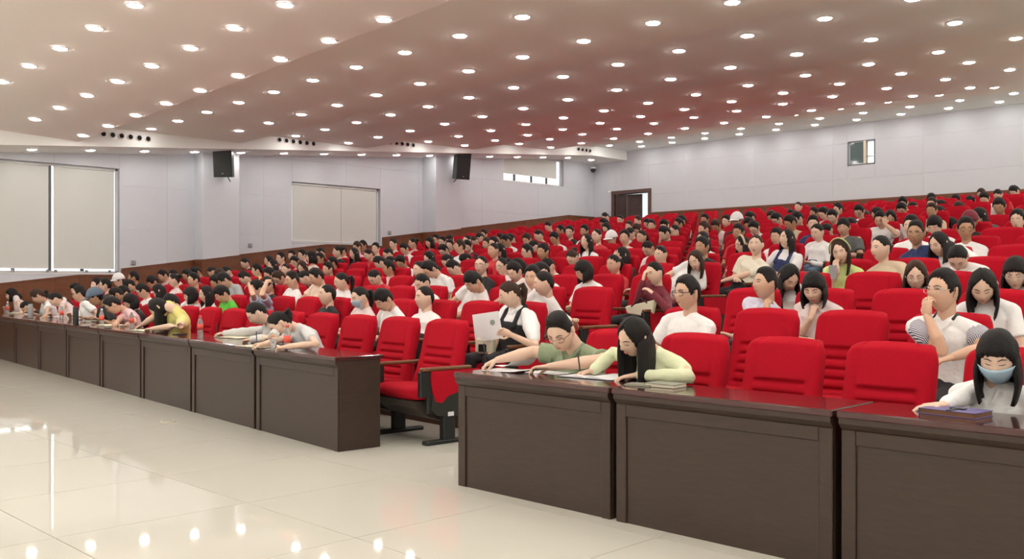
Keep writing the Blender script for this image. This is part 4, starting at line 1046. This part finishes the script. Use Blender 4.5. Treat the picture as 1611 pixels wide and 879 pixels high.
CR = """41 454 tied black|66 449 bun black|99 443 long cream|121 447 short black|180 433 short black|187 441 cap white|166 446 short black|182 457 short navy|197 460 short pink|210 434 short orange
237 441 shortbangs white|225 457 short white|207 467 bob black|203 456 short black|257 428 short pink|268 428 long peach|274 444 bun palepink|294 428 short darkgrey|306 440 short red|296 437 short black|302 420 tied darkgrey|248 459 long darkgrey
347 430 bob black|338 446 short black|335 417 tied cream|347 408 buzz peach|357 410 tied black|386 404 buzz beige|386 414 tied black|425 448 short black|407 402 short red|429 410 long white|442 406 short pink|459 405 short white|461 397 tied white|476 400 short white|464 413 short white|490 401 bob peach|505 393 tied red|504 405 short white|531 386 bun black|539 395 tied peach|557 400 long black|562 385 shortbangs pink|573 386 short blue|580 401 tied red|591 390 short peach|523 414 short white|476 422 long beige|404 425 short yellow|425 435 short grey|429 419 long white|450 430 tied black|480 434 tied black|516 426 short black|590 437 tied red|598 417 short palepink
619 385 buzz cream|650 383 bun pink|676 383 bob red|687 377 short pink|697 383 buzz beige|708 375 short grey|711 386 short black|723 389 short white|735 380 tied black|746 382 tied black|754 376 tied peach|762 372 short black|766 383 short green|777 381 short black|797 378 short white|788 376 short black|776 394 tied red|787 396 long black|637 394 short white|611 402 tied darkgrey|611 413 long pink|631 412 short white|676 404 long black|698 396 short black|736 393 short black|705 409 tied grey|715 415 buzz white|734 409 short white|757 412 pony black|660 430 tied pink|790 428 bun palepink|612 424 short pink|665 447 tied white
804 376 short white|830 377 short beige|848 369 tied cream|863 358 buzz peach|841 386 tied orange|882 364 short red|896 367 short black|873 376 short white|919 364 short white|923 379 longb white|939 369 tied red|953 342 buzz red|951 352 short black|954 361 bob white|976 347 buzz red|990 356 buzz beige|962 375 cap cream|980 374 short peach|992 370 tied white|855 396 short darkgrey|830 398 short pink|816 415 bob cream|980 400 long black|863 415 tied white|901 415 bun red|975 419 pony red|920 428 bob white|853 424 tied white|810 430 short darkgrey
1004 350 buzz black|1003 364 short black|1012 376 pony grey|1019 352 tied pink|1025 358 short black|1044 355 short beige|1046 368 short black|1063 367 tied cream|1068 353 short white|1077 351 short white|1109 346 short beige|1126 357 short palepink|1110 362 short black|1143 349 short red|1162 345 cap black|1181 343 short red|1162 364 short red|1179 359 short white|1112 381 long white|1107 393 short black|1168 386 headband red|1020 401 tied white|1042 405 tied peach|1187 362 short white
1210 341 short white|1223 345 short red|1245 339 long white|1256 325 tied red|1257 346 short black|1242 352 short beige|1282 336 short beige|1297 338 short pink|1319 331 short green|1316 341 short black|1279 352 short navy|1301 361 tied black|1222 371 short white|1358 334 short white|1371 339 long pink|1361 346 short black|1398 345 long palepink|1340 352 short black
1421 320 short beige|1419 330 short beige|1437 328 tied pink|1466 315 short white|1466 326 short black|1477 325 short red|1466 336 short beige|1478 341 short black|1504 313 short red|1517 306 tied black|1527 320 short red|1509 328 short white|1549 316 short white|1567 307 tied red|1590 302 short white|1542 339 long darkgrey|1434 350 short white|1471 354 shortbangs white|1526 351 cap black|1519 361 short white|1601 347 short white|1610 394 short white|1555 325 short black"""
def crowd_cost(b_, k, i, hyv, hz, u, v):
    o = local_of(b_,k,i,(0,0,0)); x = ray_local(b_,k,i,u,v,hyv); return x.x, x.z - hz
items = []
for line in CR.split('\n'):
    for e in line.split('|'):
        a = e.split(); items.append((float(a[0]), float(a[1]), a[2], a[3]))
items.sort(key=lambda a: -a[1])
seatlist = [(k_, proj(p + V((0,-.2,1.05)))) for k_, p in SEAT.items()]
hcount = {}
for n_, (u, v, st, cl) in enumerate(items):
    best = None
    for key, (su, sv, sY) in seatlist:
        if key in taken or abs(su-u) > 1100/sY or abs(sv-v) > 500/sY: continue
        for pi, q in enumerate(POSE):
            dx, dz = crowd_cost(*key, q['head'][1], q['head'][2], u, v)
            c = max(0, abs(dx)-.06)*1.3 + abs(dz)*3 + PEN[pi] + (.2 if dz < -.12 else 0)
            if best is None or c < best[0]: best = (c, key, pi, dx, dz)
    if best is None: continue
    c, key, pi, dx, dz = best; taken[key] = 1; b_, k, i = key
    g = 'f' if st in ('long','longb','bob','bun','pony','tied','bangslong','headband') else 'm'
    yi = R.choice([0,0,1,1,1,2]); P = proto(pi, yi, g, 'short')
    rz = rotof(b_, k); loc = SEAT[key] + V((max(-.12, min(.12, dx)), 0, 0))
    root = link('person', P['person'], None, loc, rz); put(root, M[R.choice(['skin','skin2','skin2','skin3'] if g == 'm' else ['skin2','skin2','skin'])])
    o = link('shirt', P['shirt'], root); put(o, shirt_mat(tuple(min(.9, c_*(1+R.uniform(-.05,.05))) for c_ in CN[cl])) if False else shirt_mat(CN[cl]))
    o = link('trousers', P['trousers'], root); put(o, M[R.choice(['trou','trou','jean'])]) 
    hk = (pi, yi, g, st, n_ % 2)
    if hk not in _hc:
        hb = MB(); q = POSE[pi]; bk = (V(q.get('hip', (0,-.23,.53)))-V(q['neck'])).normalized() + V((0,.3,0))
        hairmesh(hb, P['M'], 'short' if st == 'cap' else st, 20, back=bk.normalized(), seed=n_*.37); _hc[hk] = hb.mesh('hair', M['hair'], True)
    o = link('hair', _hc[hk], root); put(o, M['hairb'] if R.random() < .12 else M['hair'])
    if st == 'cap': cap(P, root, shirt_mat(CN['white']) if n_ and u < 1300 else shirt_mat(CN['maroon']))
    if st == 'headband':
        q = MB(); pts = []
        for z_ in range(13):
            a = math.radians(-84 + 168*z_/12); d = V((math.sin(a), -.18, math.cos(a))).normalized(); pts.append(P['M'] @ (hp(d.x,d.y,d.z,False) + d*.024))
        q.loft(pts, [(.006,.014)]*13, 8); q.obj('headband', shirt_mat(CN['beige']), root, True)
    gl = R.random() < .22
    if gl: 
        gk = ('gl', pi, yi, g)
        if gk not in _hc: _hc[gk] = glasses(P['M'], .002).mesh('glasses', M['blk'], True)
        link('glasses', _hc[gk], root)
    lb = f"{'long' if b_ == 'L' else 'short'} block, {ORD[k]} row, {ORD[i+1]} from aisle"
    tag(root, f'person with {HW[st]}, {CW.get(cl, cl)} top, {lb}', 'person', 'audience members')
print('people', len(taken))

# ------------------------------------------------------------------ things on the desks and laps
def thing_box(name, u, v, z, size, rz, m, label, cat, grp=None, r=.003):
    b = MB(); b.bbox((-size[0]/2,-size[1]/2,0),(size[0]/2,size[1]/2,size[2]), r); o = b.obj(name, m); o.location = at_z(u, v, z); o.rotation_euler.z = rz
    return tag(o, label, cat, grp)
DZ = .7605
def sheet(u, v, w_, d_, rz, label, curl=.0, m='paper', z=DZ):
    b = MB(); n = 10; t_, bt = [], []
    for j in range(n+1):
        for i in range(n+1):
            x, y = (i/n-.5)*w_, (j/n-.5)*d_; zz = .0015 + curl*max(0, i/n-.4)**2 + .001*math.sin(i*1.3+j); t_.append((x,y,zz)); bt.append((x,y,zz-.0014))
    f = [(j*(n+1)+i, j*(n+1)+i+1, (j+1)*(n+1)+i+1, (j+1)*(n+1)+i) for j in range(n) for i in range(n)]; o_ = len(t_)
    b.add(t_+bt, f + [(o_+a, o_+d, o_+c, o_+b2) for a,b2,c,d in f]); o = b.obj('paper_sheet', M[m], None, True); o.location = at_z(u, v, z); o.rotation_euler.z = rz
    return tag(o, label, 'paper', 'papers on the front desks')
sheet(800, 583, .30, .22, .2, 'loose sheets under the hands of the man in green', .03)
sheet(812, 576, .26, .20, -.2, 'curled sheet lifted by the man in green', .22, z=DZ+.012)
sheet(865, 586, .28, .2, .1, 'flat sheet beside the left hand of the man in green')
def openbook(u, v, rz, label, m='paper', w_=.20, d_=.26):
    t = empty('open_notebook', at_z(u, v, DZ), rz)
    b = MB(); b.bbox((-w_-.004,-d_/2-.004,0),(w_+.004,d_/2+.004,.004), .001); b.obj('cover', M['blk'], t)
    for s in (-1,1):
        b = MB(); n = 8; top = []; bot = []
        for i in range(n+1):
            x = s*w_*i/n; z = .006 + .014*math.sin(min(1, i/n*1.4)*math.pi)**.8*(1-i/n*.6)
            for y in (-d_/2, d_/2): top.append((x,y,z)); bot.append((x,y,.004))
        f = []; m_ = len(top)
        for i in range(n): a = 2*i; f += [(a,a+1,a+3,a+2),(m_+a,m_+a+2,m_+a+3,m_+a+1),(a,a+2,m_+a+2,m_+a),(a+1,m_+a+1,m_+a+3,a+3)]
        f.append((2*n, 2*n+1, m_+2*n+1, m_+2*n)); b.add(top+bot, f); b.obj('page_block', M[m], t)
    return tag(t, label, 'notebook', 'notebooks')
openbook(938, 593, .1, 'open white notebook under the writing hand of the woman in mint')
def book(u, v, rz, size, mc, label, z=DZ, strap=False, mp='cream'):
    t = empty('closed_notebook', at_z(u, v, z), rz); w_, d_, h_ = size
    b = MB(); b.bbox((-w_/2,-d_/2,0),(w_/2,d_/2,.003), .001); b.bbox((-w_/2,-d_/2,h_-.003),(w_/2,d_/2,h_), .001); b.bbox((-w_/2,-d_/2,0),(-w_/2+.004,d_/2,h_), .001); b.obj('cover', mc, t)
    b = MB(); b.box((-w_/2+.005,-d_/2+.004,.003),(w_/2-.004,d_/2-.004,h_-.003)); b.obj('page_block', M[mp], t)
    if strap:
        b = MB(); b.bbox((.0,-d_/2-.002,h_),(.022,d_/2-.05,h_+.004), .001); b.bbox((-.02,-.02,h_),(.05,.012,h_+.007), .003); b.obj('strap', M['blk'], t)
    return tag(t, label, 'notebook', 'notebooks')
gr = mat('grey_cover', (.27,.27,.22), .5)
book(1047, 608, .05, (.20,.14,.022), gr, 'thick closed grey green notebook beside the elbow of the woman in mint')
book(1008, 606, .25, (.16,.12,.010), gr, 'thin grey notebook half under the hand of the woman in mint')
book(1503, 652, -.12, (.26,.17,.026), mat('purple_cover', (.11,.09,.26), .5, .1, 20), 'purple notebook with black strap on the desk before the masked woman', strap=True, mp='arm')
book(150, 505, .3, (.24,.18,.02), M['blk'], 'flat black folder on the desk before the man in the cap')
openbook(372, 531, .1, 'open cream notebook under the arm of the woman in light grey', 'cream'); openbook(408, 545, .1, 'open cream notebook under the hands of the ponytailed woman', 'cream')
openbook(172, 512, .1, 'open cream notebook before the man in pink', 'cream'); openbook(88, 499, .1, 'open white notebook before the bowed woman in pale pink'); openbook(28, 493, .1, 'open cream notebook near the end of the long desk', 'cream')
openbook(228, 520, .1, 'open cream notebook under the arms of the woman in yellow', 'cream')
def pen(P, s, label):
    w_ = P['wr'][s]; return w_
def pen_at(root, P, label, tilt=(-.25,.1,1)):
    w_ = root.matrix_world @ P['wr'][-1] if False else root.location + Matrix.Rotation(root.rotation_euler.z, 3, 'Z') @ P['wr'][-1]
    d = V(tilt).normalized(); b = MB(); b.loft([V((0,0,0)), d*.008, d*.14], [.001,.0045,.0045], 8); o = b.obj('pen', M['blk'], None, True)
    o.location = w_ + V((-.065,-.045,-.03)); tag(o, label, 'pen', 'pens')
pen_at(g2, G2, 'black pen upright in the hand of the woman in mint'); pen_at(h2, H2, 'pen in the outstretched hand of the woman in light grey'); pen_at(h1, H1, 'pen held by the ponytailed woman'); pen_at(g1, G1, 'pen in the right hand of the man in green')
def bottle(u, v, label, grp='water bottles with red labels'):
    t = empty('water_bottle', at_z(u, v, DZ))
    b = MB(); b.lathe([(.028,0),(.031,.006),(.031,.045),(.029,.06),(.031,.075),(.031,.135),(.027,.160),(.014,.190),(.0125,.205)], 18); b.obj('body', M['pet'], t, True)
    b = MB(); b.lathe([(.0316,.068),(.0316,.130)], 18); b.obj('label_band', M['redlab'], t, True)
    b = MB(); b.lathe([(.0145,.203),(.0150,.222),(.013,.224)], 14); b.obj('bottle_cap', M['redlab'] if u > 300 else M['white'], t, True)
    tag(t, label, 'bottle', grp)
bottle(452, 551, 'clear water bottle with red label before the ponytailed woman'); bottle(315, 528, 'clear water bottle with red label standing by the empty chairs')
bottle(207, 516, 'clear water bottle with red label beside the woman in yellow'); bottle(160, 511, 'clear water bottle with red label before the man in the cap')
bottle(97, 502, 'clear water bottle with red label by the bowed woman in pale pink'); bottle(12, 493, 'clear water bottle with red label at the end of the long desk')
b = MB(); b.lathe([(.036,0),(.038,.006),(.038,.20),(.036,.205),(.036,.245),(.032,.25)], 20); o = b.obj('vacuum_flask', M['blk'], None, True, at_z(119, 511, DZ)); tag(o, 'tall black flask on the desk before the man in white', 'flask')
b = MB(); b.lathe([(.036,0),(.038,.006),(.038,.17),(.034,.18),(.034,.225),(.030,.23)], 20); o = b.obj('drinking_cup', M['grey'], None, True, at_z(48, 500, DZ)); tag(o, 'tall grey cup on the desk before the person with brown hair', 'cup')
thing_box('mobile_phone', 131, 514, DZ, (.075,.15,.009), .3, M['blk'], 'black phone lying flat beside the tall black flask', 'phone', 'phones')
thing_box('mobile_phone', 283, 526, DZ, (.075,.15,.009), .2, M['blk'], 'black phone on the desk beside the arm in white', 'phone', 'phones')
# clear cup beside the ponytailed woman's hand
b = MB(); b.lathe([(.026,0),(.030,.09),(.032,.10),(.006,.104)], 16); o = b.obj('drinking_cup', M['pet'], None, True, at_z(430, 551, DZ)); tag(o, 'small clear cup beside the ponytailed woman', 'cup')
# the white sheet held up by the woman with brown hair
def w2(root, p): return root.location + Matrix.Rotation(root.rotation_euler.z, 3, 'Z') @ V(p)
pc = [w2(g6, ray_local('L', 2, 0, u, v, -.55)) for u, v in ((743, 495), (784, 489), (792, 532), (748, 538))]
nrm = (pc[1]-pc[0]).cross(pc[3]-pc[0]).normalized()*.0015
t = empty('paper_sheet', sum(pc, V((0,0,0)))/4); b = MB(); q = [p - t.location for p in pc]; b.add(q + [p + nrm for p in q], [(0,1,2,3),(7,6,5,4),(0,4,5,1),(1,5,6,2),(2,6,7,3),(3,7,4,0)]); b.obj('page', M['paper'], t)
c_ = (q[0]+q[1]+q[2]+q[3])/4 + (q[1]-q[0])*.22 + (q[0]-q[3])*.12; ex = (q[1]-q[0]).normalized(); ey = (q[0]-q[3]).normalized()
b = MB(); sg = 1 if nrm.dot(-w2(g6, (0,0,1))) > 0 else -1
b.add([c_ + ex*math.cos(a)*.035 + ey*math.sin(a)*.026 + nrm*1.6*sgn for sgn in (1,-.6) for a in [2*math.pi*i/20 for i in range(20)]], [tuple(range(20)), tuple(range(20,40))[::-1]]); b.obj('printed_emblem', mat('emblem', (.30,.36,.33), .7), t)
tag(t, 'white sheet with a grey green round print held up by the woman in puffed sleeves', 'paper')
# bag with white and black on the knees in front of her
b = MB(); b.bbox((-.09,-.05,0),(.09,.05,.15), .02); p = w2(g6, ray_local('L', 2, 0, 764, 556, -.50)); t = empty('handbag', p, .4); b.obj('bag_body', M['cream'], t)
b = MB(); b.bbox((-.05,-.056,.02),(.03,-.049,.09), .002); b.obj('dark_patch', M['blk'], t); b = MB(); b.loft([(-.06,0,.14),(-.04,0,.20),(.04,0,.20),(.06,0,.14)], [.008]*4, 8); b.obj('strap', M['cream'], t, True); tag(t, 'small cream bag with dark patch on the lap of the woman with the sheet', 'bag')
# tote bag on the lap of the woman in maroon
cs = [w2(g8, ray_local('L', 4, 0, u, v, -.46)) for u, v in ((982, 482), (1030, 471), (1024, 500), (986, 494))]
o_ = sum(cs, V((0,0,0)))/4; q = [c - o_ for c in cs]; b = MB(); dd = V((0,.06,0))
b.add([*q, *[x+dd for x in q]], [(3,2,1,0),(4,5,6,7),(0,1,5,4),(1,2,6,5),(2,3,7,6),(3,0,4,7)]); t = empty('tote_bag', o_)
r_ = b.mesh('tmpb', M['cream']); ob = link('bag_body', r_, t); md = ob.modifiers.new('b', 'BEVEL'); md.width = .02; md.segments = 3
b = MB(); b.loft([q[0]*.5+V((0,0,.02)), (q[0]+q[1])*.5+V((0,.03,.05)), q[1]*.5+V((0,0,.02))], [.009,.009,.009], 8); b.obj('handle', M['blk'], t, True); tag(t, 'cream canvas tote bag on the lap of the woman in maroon', 'bag')
# phones in the audience
for (key, nm) in ((('R',5,0), 'grey phone held near the cheek by the woman with lime headband'),):
    p = w2(type('o', (), {'location': SEAT[key], 'rotation_euler': V((0,0,0))}), ray_local(*key, 1310, 428, -.50)); b = MB(); b.bbox((-.04,-.005,-.07),(.04,.005,.07), .004); o = b.obj('mobile_phone', M['grey'], None, False, p); tag(o, nm, 'phone', 'phones')
# low brass socket in the floor
b = MB(); b.lathe([(.075,0),(.075,.004),(.06,.006)], 24); t = empty('floor_socket', at_z(264, 663, 0.0005)); b.obj('plate', mat('brass_plate', (.7,.66,.5), .3, metal=.6), t, False)
b = MB(); b.lathe([(.05,0),(.05,.003)], 20, (0,0,.006)); b.obj('lid', M['tile'], t); tag(t, 'small round floor socket in the tiles before the long desk', 'socket')
